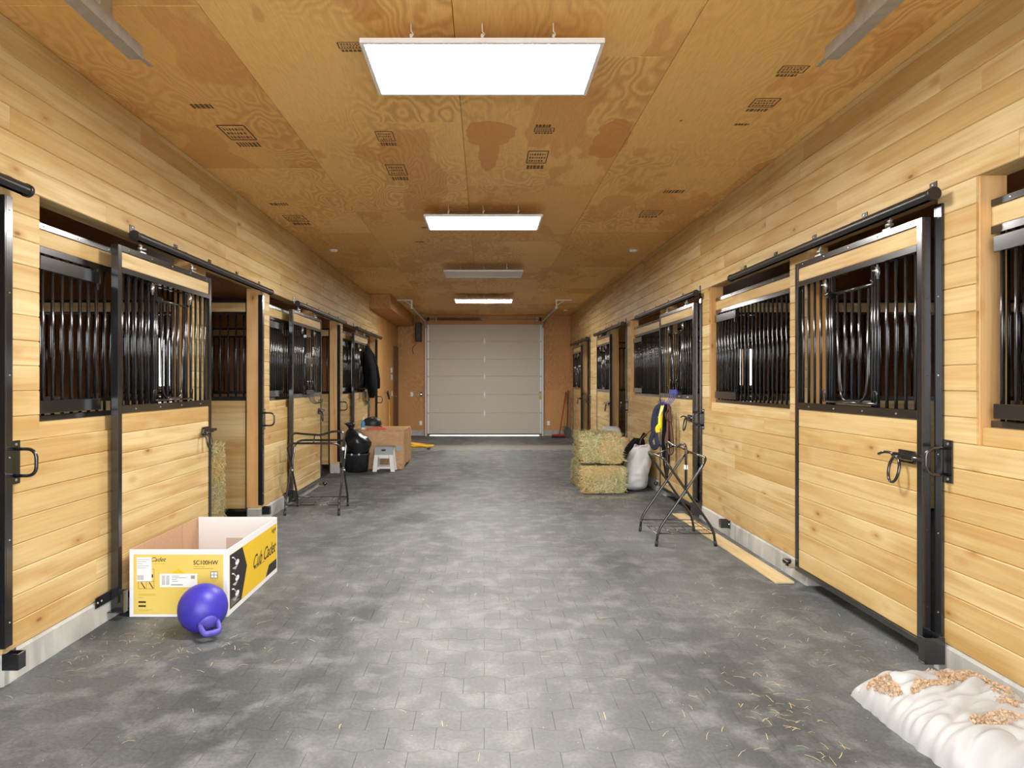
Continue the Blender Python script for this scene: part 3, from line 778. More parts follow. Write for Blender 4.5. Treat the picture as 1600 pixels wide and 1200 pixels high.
for side, J, lab in GR:
    wd = WIN_X[1] - WIN_X[0] - .018
    if side > 0 and J == JR[2]: wd = 13.9 - (JR[2] + WIN_X[0]) - .018
    key = round(wd, 2)
    g = copy_tree(gl[key]) if key in gl else make_grille(wd, True)
    gl.setdefault(key, g)
    g['label'] = lab; g['group'] = 'window grilles of the stalls'
    g.location = W(side, J, WIN_X[0] + .009, 0); g.rotation_euler = (0, 0, RZ(side))

# latch keepers on the wall beside each opening; floor guides and bumpers
def make_keeper():
    k = thing('latch_keeper', 'x', 'latch')
    MB().box(-.115, -.052, 0, .008, -.11, .11, .002).build('plate', 'black', k)
    MB().tube(fillet([(-.078, .008, .068), (-.078, .115, .068), (-.078, .115, -.068), (-.078, .008, -.068)], .055, 8), .009, 8).build('loop', 'black', k)
    bolts(k, [(-.085, .008, z) for z in (-.09, .09)], .008); return k
KP = [(-1, JL[0], 'black D-shaped latch keeper at the left picture edge'), (-1, JL[1], 'black D-shaped latch keeper beside the open stall behind the carton'), (-1, JL[2], 'black D-shaped latch keeper above the bin bag'), (-1, JL[3], 'black D-shaped latch keeper at the far left plywood wall'),
      (1, JR[0], 'black D-shaped latch keeper at the nearest right door'), (1, JR[1], 'black D-shaped latch keeper by the hanging bridles'), (1, JR[2], 'black D-shaped latch keeper behind the hay'), (1, JR[3], 'black D-shaped latch keeper at the farthest right stall')]
kp = make_keeper()
for i, (side, J, lab) in enumerate(KP):
    k = kp if i == 0 else copy_tree(kp)
    k['label'] = lab; k['group'] = 'latch keepers'; k.location = W(side, J, 0, 0.0, 1.09); k.rotation_euler = (0, 0, RZ(side))
def make_guide():
    g = thing('door_guide', 'x', 'bracket')
    MB().box(-.13, .05, .0, .007, .02, .085, .001).box(.0, .05, .0, .105, -.05, -.043, .001).box(-.002, .05, .096, .104, -.05, .085, .001).box(.043, .05, .0, .104, -.05, .085, .001).build('bracket_plate', 'black', g)
    bolts(g, [(x, .007, .05) for x in (-.11, -.07)], .008); return g
def make_stop():
    g = thing('door_stop', 'x', 'bracket')
    MB().box(-.06, .03, 0, .007, -.03, .05, .001).box(.024, .03, 0, .08, -.03, .05, .001).box(-.02, .03, .074, .08, -.03, .05, .001).box(-.026, -.02, 0, .08, -.03, .05, .001).build('bracket_plate', 'black', g)
    m2 = MB(); round_bolt(m2, -.045, .007, .012, .008); m2.build('bolt', 'zinc', g); return g
gp = make_guide(); n = 0
GU = [(-1, JL[1], 1.45 + DOOR_W + .03, 'black door guide bracket on the curb at the left of the carton'), (-1, JL[2], 1.44 + DOOR_W + .03, 'black door guide bracket behind the left saddle rack'), (-1, JL[3], 1.46 + DOOR_W + .03, 'black door guide bracket behind the bin bag bucket'),
      (1, JR[0], -.03, 'black door guide bracket at the foot of the nearest right door'), (1, JR[1], -.03, 'black door guide bracket behind the right saddle rack')]
for i, (side, J, lx, lab) in enumerate(GU):
    g = gp if i == 0 else copy_tree(gp)
    g['label'] = lab; g['group'] = 'door guides'
    mir = lx > 1
    g.location = W(side, J, lx, .018, .10); g.rotation_euler = (0, 0, RZ(side) + 0)
    if mir: g.scale = (-1, 1, 1)
sp_ = make_stop()
ST = [(-1, JL[0], 0.0, 'black door stop bracket at the lower left picture edge'), (-1, JL[1], 0.0, 'black door stop bracket below the first left post'), (-1, JL[2], 0.0, 'black door stop bracket below the second left post'), (1, JR[0], 2.92, 'black door stop bracket on the right curb under the big grille')]
for i, (side, J, lx, lab) in enumerate(ST):
    g = sp_ if i == 0 else copy_tree(sp_)
    g['label'] = lab; g['group'] = 'door stops'; g.location = W(side, J, lx, .018, .115); g.rotation_euler = (0, 0, RZ(side))
rl0 = None
for side, J, lx, lab in ((1, JR[0], 1.5, 'small black guide roller on the right curb beside the nearest door'), (1, JR[1], 1.5, 'small black guide roller on the right curb near the white sack'), (-1, JL[2], 1.38, 'small guide roller on the floor below the second left door')):
    if rl0 is None:
        rl = thing('guide_roller', lab, 'roller', group='guide rollers'); rl0 = rl
        MB().box(-.05, .05, -.02, .09, -.02, -.012, .001).build('base_plate', 'zinc', rl)
        MB().lathe([(0, -.012), (.012, -.012), (.012, .0), (.028, .004), (.034, .02), (.028, .036), (0, .04)], 16, (0, .085, 0)).build('wheel', 'black', rl)
    else: rl = copy_tree(rl0, label=lab)
    rl.location = W(side, J, lx, .016, .13 if side > 0 else .022); rl.rotation_euler = (0, 0, RZ(side))

# ------------------------------------------------------------------ ceiling lights
lp = []
for i, (yc, on, lab) in enumerate(((3.575, True, 'large lit white panel light nearest the viewer'), (7.03, True, 'second lit white panel light along the aisle ceiling'), (10.40, False, 'unlit grey panel light on the ceiling'), (13.90, True, 'farthest lit panel light near the overhead door'))):
    li = thing('ceiling_light', lab or 'lit panel light on the ceiling behind the viewer', 'light', (-.01, yc, 3.18), 0, 'ceiling panel lights')
    hw, hd = .61, .305
    fr = MB()
    for x0, x1, y0, y1 in ((-hw, hw, -hd, -hd + .022), (-hw, hw, hd - .022, hd), (-hw, -hw + .022, -hd + .022, hd - .022), (hw - .022, hw, -hd + .022, hd - .022)):
        fr.box(x0, x1, y0, y1, 0, .025, .002)
    fr.build('frame', 'frame_white', li)
    MB().box(-hw + .02, hw - .02, -hd + .02, hd - .02, .018, .026).build('back_plate', 'frame_white', li)
    MB().box(-hw + .022, hw - .022, -hd + .022, hd - .022, .006, .012).build('diffuser', 'diff_on' if on else 'diff_off', li)
    for x in (-.36, 0, .36):
        for y in (-.24, .24):
            MB().tube([(x, y, .024), (x, y, .055), (x + .012, y, .075), (x, y, .09), (x, y, .132)], .003, 6).tube([(x, y, .05), (x, y, .075)], .008, 6).build('hanger_cable', 'whitemetal', li)
dt = None
for px, py, lab in ((521, 390, 'small round white detector on the left of the ceiling'), (990, 390, 'small round white detector on the right of the ceiling'), (884, 484, 'small white detector near the far right corner')):
    Y = F_PX * 1.81 / (595.6 - py); X = (px - 756.5) * Y / F_PX
    o = tag(MB().lathe([(0, -.03), (.04, -.03), (.055, -.02), (.06, 0)], 20).build('smoke_detector', 'plastic_white', None, (X, Y, CEIL)), lab, 'detector', 'ceiling detectors')

# ------------------------------------------------------------------ overhead door at the far end
gd = thing('overhead_door', 'closed off-white sectional overhead door in the far wall', 'door', (0.01, BACK - 0.05, 0))
DW = 1.56; zb = 0.05; edges = [zb]
for h in (.58, .50, .50, .47, .49, .46): edges.append(edges[-1] + h)
for z0, z1 in zip(edges, edges[1:]):
    pr = [(-.04, z0), (-.012, z0), (-.012, z0 + .006), (-.008, z0 + .006), (0, z0 + .014)] + [(0, z1 - .014), (-.008, z1 - .006), (-.012, z1 - .006), (-.012, z1), (-.04, z1)]
    sec = MB().prism([(-a, b) for a, b in pr], 0, -DW, DW).build('door_section', 'door_white', gd)
    rib = MB()
    for q in range(1, 4):
        zz = z0 + (z1 - z0) * q / 4; rib.box(-DW, DW, -.0015, 0, zz - .004, zz + .004)
    rib.build('rib', 'door_white', sec)
    for s in (-1, 1): MB().box(s * DW - .035 if s > 0 else -DW - .005, s * DW + .005 if s > 0 else -DW + .035, -.012, 0, z0 + .02, z1 - .004, .001).build('end_stile', 'track_white', sec)
for z in edges[1:-1]:
    MB().box(-.012, .012, -.012, -.001, z - .085, z + .085, .003).box(-.024, .024, -.014, -.001, z - .035, z + .035, .004).build('center_hinge', 'paper', gd, (0.0, 0, 0))
    for s in (-1, 1): MB().box(s * 1.535 - .03, s * 1.535 + .03, -.025, -.012, z - .025, z + .02, .002).build('roller_hinge', 'galv', gd)
MB().box(-DW, DW, -.006, .036, zb - .022, zb + .004).build('bottom_seal', 'plastic_black', gd)
lo = MB().box(1.50, 1.555, -.016, -.0125, 1.0, 1.22).build('warning_label', 'ink_tan', gd)
for s, nm in ((-1, 'left'), (1, 'right')):
    t = thing('overhead_track', 'galvanised overhead door track on the %s of the far door' % nm, 'track', (s * 1.60, BACK - .06, 0), 0, 'overhead door tracks')
    MB().box(-.012, .02, -.04, .03, 0.0, 2.95, .002).build('vertical_track', 'track_white', t)
    MB().tube(fillet([(0, -.02, 2.95), (0, -.02, 3.13), (0, -.3, 3.13), (0, -3.5, 3.13)], .17, 8), .024, 8).build('horizontal_track', 'galv', t)
    MB().box(-.02 if s > 0 else -.33, .33 if s > 0 else .02, -3.48, -3.44, CEIL - .035, CEIL - .004, .001).build('hanger_angle', 'whitemetal', t)
    MB().box(-.016, .016, -3.475, -3.445, 3.10, CEIL - .03, .001).build('hanger_strut', 'whitemetal', t)
    MB().tube([(0, -3.46, 3.17), (s * .16, -3.46, CEIL - .03)], .014, 4).build('hanger_brace', 'whitemetal', t)
sh = thing('torsion_spring', 'torsion shaft with dark coil spring above the far overhead door', 'spring', (0, BACK - .14, 3.19))
MB().tube([(-1.57, 0, 0), (1.56, 0, 0)], .013, 10).build('shaft', 'galv', sh)
coil = [( -1.25 + 1.15 * i / 330, .036 * math.cos(i * 2 * PI / 11), .036 * math.sin(i * 2 * PI / 11)) for i in range(331)]
MB().tube(coil, .007, 5).build('spring_coil', 'plastic_black', sh)
for x in (-1.3, -.05, 1.53, -1.53):
    MB().lathe([(.012, -.025), (.05, -.025), (.05, .025), (.012, .025)], 16).xf(Matrix.Translation((x, 0, 0)) @ Matrix.Rotation(PI / 2, 4, 'Y')).build('drum', 'galv' if abs(x) < 1.5 else 'plastic_black', sh)
for x in (-1.3, 1.45): MB().box(x - .02, x + .02, .02, .14, -.06, .06, .002).build('bracket', 'galv', sh)
op = thing('door_opener', 'black door opener box at the upper left of the far door', 'motor', (-1.77, BACK - .13, 2.84))
MB().box(-.10, .07, -.11, .11, -.26, .25, .02).build('housing', 'plastic_black', op)
MB().box(-.06, .03, -.115, -.109, -.2, .1, .004).build('cover', 'bucket', op)
MB().tube(smooth_path([(-.05, 0, -.26), (-.12, .05, -.36), (-.2, .09, -.45), (-.16, .11, -.6)]), .006, 6).build('cable', 'plastic_black', op)

# horizontal track ends of the doorway behind the camera
for s, nm in ((-1, 'left'), (1, 'right')):
    t = thing('door_rail', 'galvanised overhead track end at the upper %s of the picture' % nm, 'track', (s * 1.72, 1.4, 3.12), 0, 'front door rails')
    prof = [(-.035, .03), (-.03, .03), (-.03, -.025), (.03, -.025), (.03, .03), (.035, .03), (.035, -.03), (-.035, -.03)]
    MB().prism(prof, 1, -1.75, 1.86).build('rail', 'galv', t)
    MB().box(-.012, .012, 1.84, 2.0, .0, .006).build('end_tab', 'galv', t)
    MB().box(-.03, .03, 1.5, 1.6, .02, .19, .002).build('hanger', 'galv', t)

# small fittings on the far walls
def plate(name, lab, cat, x, z, mat='plastic_white', wd=.075, hh=.12, wall='back', y=None, extra=None):
    if wall == 'back': o = thing(name, lab, cat, (x, BACK, z))
    else: o = thing(name, lab, cat, (-WX, y, z), PI / 2)
    MB().box(-wd / 2, wd / 2, -.012, 0, -hh / 2, hh / 2, .003).build('cover_plate', mat, o)
    if extra == 'outlet':
        for zz in (-.028, .028): MB().box(-.015, .015, -.016, -.012, zz - .018, zz + .018, .003).build('socket', 'paper', o)
    if extra == 'switch': MB().box(-.016, .016, -.018, -.012, -.033, .033, .003).build('rocker', 'paper', o)
    if extra == 'glow': MB().box(-.02, .02, -.015, -.012, -.006, .006).build('indicator', 'glow', o)
    return o
bx = lambda px: (px - 756.5) * BACK / F_PX
bz = lambda py: 1.5 - (py - 595.6) * BACK / F_PX
plate('light_switch', 'white light switch on the far left plywood', 'switch', bx(643.5), bz(616), extra='switch')
plate('door_button', 'dark purple door control with a glowing dot', 'switch', bx(658), bz(616), 'purple', .07, .12, extra='glow')
plate('power_outlet', 'white outlet low on the far wall left of the overhead door', 'outlet', bx(657.5), bz(661), extra='outlet')
plate('power_outlet', 'white outlet low on the far wall right of the overhead door', 'outlet', bx(857), bz(661), extra='outlet')
for o_, yy, zz, nm, lab in ((0, 16.9, 1.78, 'control_box', 'upper small grey control box on the far left plywood'), (1, 16.9, 1.60, 'control_box', 'lower small grey control box on the far left plywood')):
    plate(nm, lab, 'box', 0, zz, 'whitemetal', .3, .13, 'left', yy, extra='switch')
plate('light_switch', 'white switch beside the far brown door', 'switch', 0, 1.18, 'plastic_white', .09, .13, 'left', 16.95, extra='switch')
ck = thing('hanging_cord', 'black handled yellow cord hanging on the far left plywood', 'cord', (-WX, 15.75, 0))
MB().box(0, .03, -.05, .05, 1.22, 1.28, .004).tube([(.02, 0, 1.25), (.06, 0, 1.25)], .01).build('hook', 'handle_wood', ck)
MB().tube([(.06, .02, 1.25), (.07, .25, 1.07)], [.03, .022], 8).build('grip', 'plastic_black', ck)
MB().tube(smooth_path([(.07, .25, 1.07), (.05, .42, .85), (.05, .45, .4), (.06, .45, .05)]), .01, 6).build('cord', 'cord', ck)

# ------------------------------------------------------------------ carton with ball
bx0, bx1, by0, by1, bh = -2.255, -1.63, 4.19, 5.19, .43
cb = thing('cardboard_carton', 'open white and yellow printed carton on the floor at the left', 'carton', ((bx0 + bx1) / 2, (by0 + by1) / 2, 0), 0)
hw, hd, t = (bx1 - bx0) / 2, (by1 - by0) / 2, .006
MB().box(-hw, hw, -hd, -hd + t, .002, bh, .001).build('front_panel', 'carton_white', cb)
MB().box(hw - t, hw, -hd + t, hd, .002, bh, .001).build('side_panel', 'carton_white', cb)
MB().box(-hw, -hw + t, -hd + t, hd, .002, bh, .001).build('inner_panel', 'kraft', cb)
MB().box(-hw + t, -hw + t + .003, hd - .28, hd - .01, .004, bh - .002).build('fold_flap', 'kraft', cb)
bp = MB().box(-hw + t + .01, hw - t, 0, t, .0, bh + .004, .001).build('back_panel', 'carton_white', cb, (0, hd - .012, .002), (0.03, 0, 0))
MB().box(-.08, .05, -.0015, -.0003, .13, .27).build('tape_strip', 'tape', bp)
MB().box(-hw + t, hw - t, -hd + t, hd - t, .002, .006).build('base_panel', 'kraft', cb)
# print on the front panel: u from its left edge, v from the floor
FY = -hd
def fq(u0, u1, v0, v1, mat, name, d=.0006, parent=None):
    mb = MB().box(-hw + u0, -hw + u1, FY - d, FY, v0, v1); return mb.build(name, mat, parent or fp)
sx = .625 / 790
U = lambda c: (c - 85) * sx
V = lambda c: bh - (c - 410) * sx
fp = MB().box(-hw + U(118), -hw + U(840), FY - .0004, FY, V(930), V(450)).build('yellow_print', 'yellow', cb)
def ft(body, c0, base, cw, mat='ink', shear=0, bold=0, size=None):
    me = text_mesh(body, 1.0, shear, bold, mat)
    xs = [v.co.x for v in me.vertices]; k = cw * sx / (max(xs) - min(xs)); x0 = min(xs)
    for v in me.vertices: v.co = Vector(((v.co.x - x0) * k, v.co.y * k * (size or 1), v.co.z * .3))
    return link('lettering', me, fp, (-hw + U(c0), FY - .0009, V(base)), (PI / 2, 0, 0))
ft('Cub Cadet', 160, 506, 222, 'ink', .45, .010)
ft('SC100HW', 600, 531, 198, 'ink', .0, .012, 1.1)
for c0, c1, b0, b1 in ((600, 690, 545, 550), (600, 760, 560, 566), (260, 372, 522, 525), (158, 300, 768, 771), (158, 300, 776, 779), (158, 200, 795, 798), (160, 270, 893, 896), (160, 240, 902, 905), (740, 790, 650, 653), (745, 785, 660, 663)):
    fq(U(c0), U(c1), V(b1), V(b0), 'ink_tan', 'small_print')
for b in (825, 857): fq(U(158), U(218), V(b + 14), V(b), 'ink', 'caption_bar')
ic = MB()
for c0, c1, b0, b1 in ((737, 795, 588, 592), (737, 795, 636, 640), (737, 741, 588, 640), (791, 795, 588, 640), (763, 767, 588, 640), (737, 795, 612, 616)):
    ic.box(-hw + U(c0), -hw + U(c1), FY - .0009, FY, V(b1), V(b0))
fq(U(739), U(793), V(638), V(590), 'paper', 'icon_ground', .0006); ic.build('window_icon', 'ink', fp)
pc = MB()
for c0, c1, b0, b1 in ((157, 285, 665, 667), (157, 285, 724, 726), (157, 159, 665, 726), (283, 285, 565, 726), (220, 222, 665, 726), (240, 285, 565, 567), (262, 276, 610, 635)):
    pc.box(-hw + U(c0), -hw + U(c1), FY - .0009, FY, V(b1), V(b0))
for c0, c1 in ((175, 215), (240, 280)):
    pc.add([(-hw + U(c0), FY - .0009, V(672)), (-hw + U(c0 + 9), FY - .0009, V(672)), (-hw + U(c1), FY - .0009, V(722)), (-hw + U(c1 - 9), FY - .0009, V(722))], [(0, 1, 2, 3)])
pc.lathe([(0, 0), (.012, 0)], 10, (0, 0, 0)) if False else None
pc.build('handling_icons', 'ink', fp)
lb = fq(U(145), U(264), V(665), V(472), 'paper', 'address_label', .0014)
q = random.Random(5); mbk = MB()
u = 150
while u < 200:
    d = q.choice((2, 3, 5)); mbk.box(-hw + U(u), -hw + U(u + d), FY - .0018, FY, V(655), V(615)); u += d + 3
for r in range(5): mbk.box(-hw + U(150), -hw + U(150 + q.randint(40, 100)), FY - .0018, FY, V(492 + r * 17), V(488 + r * 17))
mbk.build('label_print', 'ink_grey', lb)
lb = fq(U(330), U(630), V(712), V(605), 'paper', 'shipping_label', .0014)
mbk = MB(); 
for col in (345, 380):
    for r in range(14): mbk.box(-hw + U(col), -hw + U(col + 28), FY - .0018, FY, V(622 + r * 5.5), V(619 + r * 5.5))
for r in range(4): mbk.box(-hw + U(428), -hw + U(428 + q.randint(30, 120)), FY - .0018, FY, V(625 + r * 14), V(620 + r * 14))
mbk.box(-hw + U(580), -hw + U(612), FY - .0018, FY, V(645), V(618)); mbk.box(-hw + U(420), -hw + U(515), FY - .0018, FY, V(697), V(688)); mbk.build('label_print', 'ink_grey', lb)
MB().add([(-hw + U(418), FY - .0008, V(604)), (-hw + U(530), FY - .0008, V(604)), (-hw + U(478), FY - .0008, V(562))], [(0, 1, 2)]).build('diamond_mark', 'yellow_deep', fp)
# carry slot beside the ball
MB().tube(fillet([(-hw + U(600), FY - .004, V(752)), (-hw + U(596), FY - .004, V(728)), (-hw + U(640), FY - .004, V(722)), (-hw + U(648), FY - .004, V(745))], .008), .002, 5).build('carry_slot', 'ink', fp)
# print on the aisle side: u along the depth from the near edge, v up
SX = hw
def sq(u0, u1, v0, v1, mat, name, d=.0006, parent=None): return MB().box(SX, SX + d, -hd + u0, -hd + u1, v0, v1).build(name, mat, parent or cb)
sp2 = sq(.03, .985, .035, .385, 'yellow_deep', 'side_print', .0004)
def spoly(pts, mat, name, d): 
    n = len(pts); return MB().prism([( -hd + a, b) for a, b in pts], 0, SX, SX + d).build(name, mat, sp2)
hx = spoly([(.035, .037), (.235, .037), (.34, .235), (.255, .383), (.035, .383)], 'ink', 'dark_panel', .0008)
spoly([(.73, .037), (.98, .037), (.98, .11), (.80, .11)], 'ink', 'dark_corner', .0008)
for i, v in enumerate((.33, .225, .125)):
    tool = MB().tube([(SX + .001, -hd + .07, v + .03), (SX + .001, -hd + .10, v + .022), (SX + .001, -hd + .15, v - .015)], .004, 4)
    tool.add([(SX + .0012, -hd + .16 + .035 * math.cos(a), v - .022 + .018 * math.sin(a)) for a in [j * PI / 5 for j in range(10)]], [list(range(10))])
    for j in range(4): tool.box(SX + .0008, SX + .0012, -hd + .08 + j * .012, -hd + .17 - j * .01, v - .045 - j * .005, v - .043 - j * .005)
    tool.build('tool_icon', 'paper', hx)
sl = MB()
for j in range(6): sl.box(SX + .0008, SX + .0012, -hd + .05, -hd + .20 - (j % 3) * .02, .05 + j * .008, .053 + j * .008)
sl.build('small_print', 'ink_grey', hx)
me = text_mesh('Cub Cadet', 1.0, .45, .014, 'ink')
xs = [v.co.x for v in me.vertices]; kx = .50 / (max(xs) - min(xs))
for v in me.vertices: v.co = Vector(((v.co.x - min(xs)) * kx, v.co.y * kx * 1.15, v.co.z * .3))
link('lettering', me, sp2, (SX + .001, -hd + .465, .175), (PI / 2, 0, PI / 2))
MB().box(SX + .0005, SX + .0011, -hd + .48, -hd + .70, .166, .170).build('underline', 'ink', sp2)
for i in range(3): sq(.87 + i * .035, .89 + i * .035, .335 - (i % 2) * .012, .36, 'ink', 'corner_icon', .0008, sp2)

bl = thing('horse_ball', 'violet-blue rubber play ball with handle in front of the carton', 'ball', (-1.685, 3.95, 0))
R = .142; rn = random.Random(2)
def ball_fn(p, i, a): return p * (1 + .012 * noise.noise(p * 9))
prof = [(R * math.sin(PI * i / 24), R - R * math.cos(PI * i / 24)) for i in range(25)]; prof[0] = (0.0, 0); prof[-1] = (0, 2 * R)
MB().lathe([(max(r, .0002), z) for r, z in prof], 36, fn=lambda p, i, a: p * 1.0).build('ball', 'ball', bl)
# flattened D handle pointing down and to the camera
hdir = Vector((.55, -.72, -.42)).normalized(); c0 = Vector((0, 0, R)) + hdir * R * .93
sidev = hdir.cross(Vector((0, 0, 1))).normalized(); 
hp = []
for i in range(17):
    a = -1.0 + 2.0 * i / 16
    hp.append(c0 + sidev * (.050 * math.copysign(abs(a) ** .5, a) if abs(a) > 0 else 0) * (1.0 + .35 * (1 - abs(a))) + hdir * (.085 * (1 - abs(a) ** 3)))
for p in hp: p.z = max(p.z, .017)
MB().tube(hp, .019, 10, flat=.75).build('handle', 'ball_worn', bl)
MB().lathe([(.055, -.012), (.05, .004), (.035, .012), (.0005, .016)], 20).xf(Matrix.Translation(c0) @ hdir.to_track_quat('Z', 'Y').to_matrix().to_4x4()).build('handle_base', 'ball_worn', bl)

# ------------------------------------------------------------------ saddle racks
def make_rack():
    r = thing('saddle_rack', 'x', 'rack')
    L, D, Rt = .30, .27, .0125
    for s in (-1, 1):
        MB().tube(fillet([(-L, s * D, 0.02), (-L, s * (D - .02), .15), (-L, -s * .20, .80), (L, -s * .20, .80), (L, s * (D - .02), .15), (L, s * D, 0.02)], .10, 6), Rt, 8).build('leg_frame', 'black', r)
        for x in (-L, L): MB().tube([(x, s * D, 0), (x, s * (D - .004), .05)], .0155, 8).build('foot_cap', 'plastic_black', r)
    MB().tube(fillet([(-L, 0, .46), (-L - .005, 0, .905), (-.12, 0, .885), (.05, 0, .875), (.15, 0, .915), (L + .005, 0, .925), (L, 0, .46)], .07, 6), Rt, 8).build('saddle_bar', 'black', r)
    for x in (-L, L): MB().tube([(x - .02, 0, .47), (x + .02, 0, .47)], .012, 8).build('pivot_bolt', 'zinc', r)
    MB().tube([(0, -.19, .80), (-.03, 0, .885)], .007, 6).tube([(0, .19, .80), (.03, 0, .885)], .007, 6).build('brace_link', 'black', r)
    MB().box(L - .014, L + .014, -.014, .014, .70, .74).build('sticker', 'paper', r)
    sh = MB().tube([(-L, -D, .115), (L, -D, .115), (L, D, .115), (-L, D, .115)], .005, 6, closed=True).build('wire_shelf', 'black', r)
    for i in range(6): MB().tube([(-L, -D + .09 * (i + 1) - .04, .115), (L, -D + .09 * (i + 1) - .04, .115)], .003, 5).build('wire', 'black', sh)
    for i in range(3): MB().tube([(-.15 + .15 * i, -D, .115), (-.15 + .15 * i, D, .115)], .003, 5).build('wire', 'black', sh)
    return r
r1 = make_rack(); tag(r1, 'folding black tube saddle rack on the left, beyond the carton', 'rack', 'saddle racks')
r1.location = (-1.93, 7.63, 0); r1.rotation_euler = (0, 0, .02)
r2 = copy_tree(r1, label='folding black tube saddle rack on the right, below the hanging bridles')
r2.location = (1.83, 6.29, 0); r2.rotation_euler = (0, 0, -PI / 2 + .01)

# ------------------------------------------------------------------ hay bales
def make_bale(seed, lx, ly, h, faces=('+x', '-x', '-y', '-y', '-y', '+z', '+z', '-x'), n=7000):
    b = thing('hay_bale', 'x', 'hay')
    q = random.Random(seed); bm = bmesh.new(); bmesh.ops.create_cube(bm, size=1)
    bmesh.ops.subdivide_edges(bm, edges=bm.edges[:], cuts=11, use_grid_fill=True)
    for v in bm.verts:
        p = v.co.copy()
        e = sum(1 for c in p if abs(c) > .47)
        k = 1.0 - (.05 if e == 2 else .10 if e == 3 else 0)
        groove = .02 * (math.exp(-((p.x - .18) / .03) ** 2) + math.exp(-((p.x + .18) / .03) ** 2)) if e < 2 else 0
        P = Vector((p.x * lx * k, p.y * ly * k, p.z * h * k))
        nn = noise.noise_vector(P * 9 + Vector((seed, 0, 0)))
        P += nn * .034 + noise.noise_vector(P * 30) * .012; P -= p.normalized() * groove * .6
        v.co = P + Vector((0, 0, h / 2))
        v.co.z = min(max(v.co.z, 0.001), h)
    bmesh.ops.triangulate(bm, faces=bm.faces[:])
    MB().bm(bm, True).build('bale_body', 'hay', b)
    sets = {c: MB() for c in ('green', 'gold', 'pale')}
    for i in range(n):
        f = q.choice(faces)
        u, v = q.uniform(-.485, .485), q.uniform(-.485, .485)
        if f[1] == 'x': p = Vector(((.5 if f[0] == '+' else -.5) * lx, u * ly, (v + .5) * h)); nrm = Vector((1 if f[0] == '+' else -1, 0, 0))
        elif f[1] == 'y': p = Vector((u * lx, -.5 * ly, (v + .5) * h)); nrm = Vector((0, -1, 0))
        else: p = Vector((u * lx, v * ly, h)); nrm = Vector((0, 0, 1))
        p -= nrm * .004
        d = Vector((q.gauss(0, 1), q.gauss(0, 1), q.gauss(0, .8))); d = (d - nrm * d.dot(nrm)).normalized() + nrm * q.uniform(-.05, .5)
        L = q.uniform(.04, .12); wv = d.cross(nrm).normalized() * q.uniform(.0018, .0042)
        m = p + d * L * .5 + nrm * q.uniform(.0, .012); e = p + d * L - Vector((0, 0, L * .1))
        if min(p.z, m.z, e.z) < .002 or ('+z' not in faces and max(p.z, m.z, e.z) > h - .01): continue
        zone = noise.noise(p * 3.2 + Vector((seed * 3.0, 0, 0))) + q.gauss(0, .28)
        c = 'gold' if zone > .16 else 'pale' if q.random() < .28 else 'green'
        sets[c].add([p - wv, p + wv, m + wv, m - wv, e], [(0, 1, 2, 3), (3, 2, 4)])
    for c, mb_ in sets.items():
        so = raw_build(mb_, 'hay_strands', 'strand_' + c, b); so['kind'] = 'stuff'
    for x in (-.18, .18):
        MB().tube(fillet([(x * lx, -ly / 2 - .004, .03), (x * lx, -ly / 2 - .004, h + .004), (x * lx, ly / 2, h + .004)], .03), .003, 5).build('twine', 'straw', b)
    return b
b1 = make_bale(4, .54, .98, .385, ('+x', '-x', '-x', '-y', '-y', '-y')); tag(b1, 'lower green-gold hay bale of the stack on the right', 'hay', 'hay bales'); b1.location = (1.575, 9.24, 0); b1.rotation_euler = (0, 0, .02)
b2 = make_bale(9, .52, .96, .375); tag(b2, 'upper green-gold hay bale of the stack on the right', 'hay', 'hay bales'); b2.location = (1.585, 9.26, .392); b2.rotation_euler = (0, 0, -.03)
b3 = make_bale(6, .52, .82, .38, ('+x', '+x', '+z', '-y')); tag(b3, 'hay bale standing on end inside the open left stall', 'hay', 'hay bales')
b3.rotation_euler = (PI / 2, 0, 0); b3.location = (-3.0, 6.95, .44)

# ------------------------------------------------------------------ sacks
def sack_mesh(lx, ly, lz, seed, wr=.012, n=26, pinch=.0, detail=1.0):
    vs = []; fs = []
    for j in range(n + 1):
        for i in range(n + 1):
            u, v = i / n * 2 - 1, j / n * 2 - 1
            hgt = max(0.0, (1 - abs(u) ** 3.0) * (1 - abs(v) ** 3.0)) ** .5
            x = u * lx / 2 * (1 - .07 * (1 - abs(v)) * 0 - .05 * v * v); y = v * ly / 2 * (1 - .06 * u * u)
            vs.append((u, v, x, y, hgt))
    top = []; bot = []
    for u, v, x, y, hg in vs:
        P = Vector((x, y, 0)); q = P * 5 + Vector((seed, seed * 2, 0))
        w_ = noise.noise(Vector((q.x * 1.2, q.y * 1.2, 0))) * .5 * detail + abs(noise.noise(Vector((q.x * 1.0 + q.y * 2.2, q.y * 3 - q.x, 3)))) * detail
        z = hg * lz * (1 + .12 * noise.noise(q * .35)) + w_ * wr * (1.5 * hg ** .5 + .3)
        jx = noise.noise(Vector((y * 22, seed, 0))) * .012 if abs(u) > .98 else 0
        jy = noise.noise(Vector((x * 22, seed, 5))) * .012 if abs(v) > .98 else 0
        top.append((x + jx, y + jy, max(.002, z))); bot.append((x + jx, y + jy, 0.0))
    m = n + 1; mb = MB()
    f1 = [(j * m + i, j * m + i + 1, (j + 1) * m + i + 1, (j + 1) * m + i) for j in range(n) for i in range(n)]
    mb.add(top, f1, True); mb.add(bot, [f[::-1] for f in f1])
    ring = [i for i in range(m)] + [j * m + n for j in range(1, m)] + [n * m + i for i in range(n - 1, -1, -1)] + [j * m for j in range(n - 1, 0, -1)]
    k = len(ring); mb.add([top[i] for i in ring] + [bot[i] for i in ring], [(i, (i + 1) % k, k + (i + 1) % k, k + i) for i in range(k)])
    return mb, top
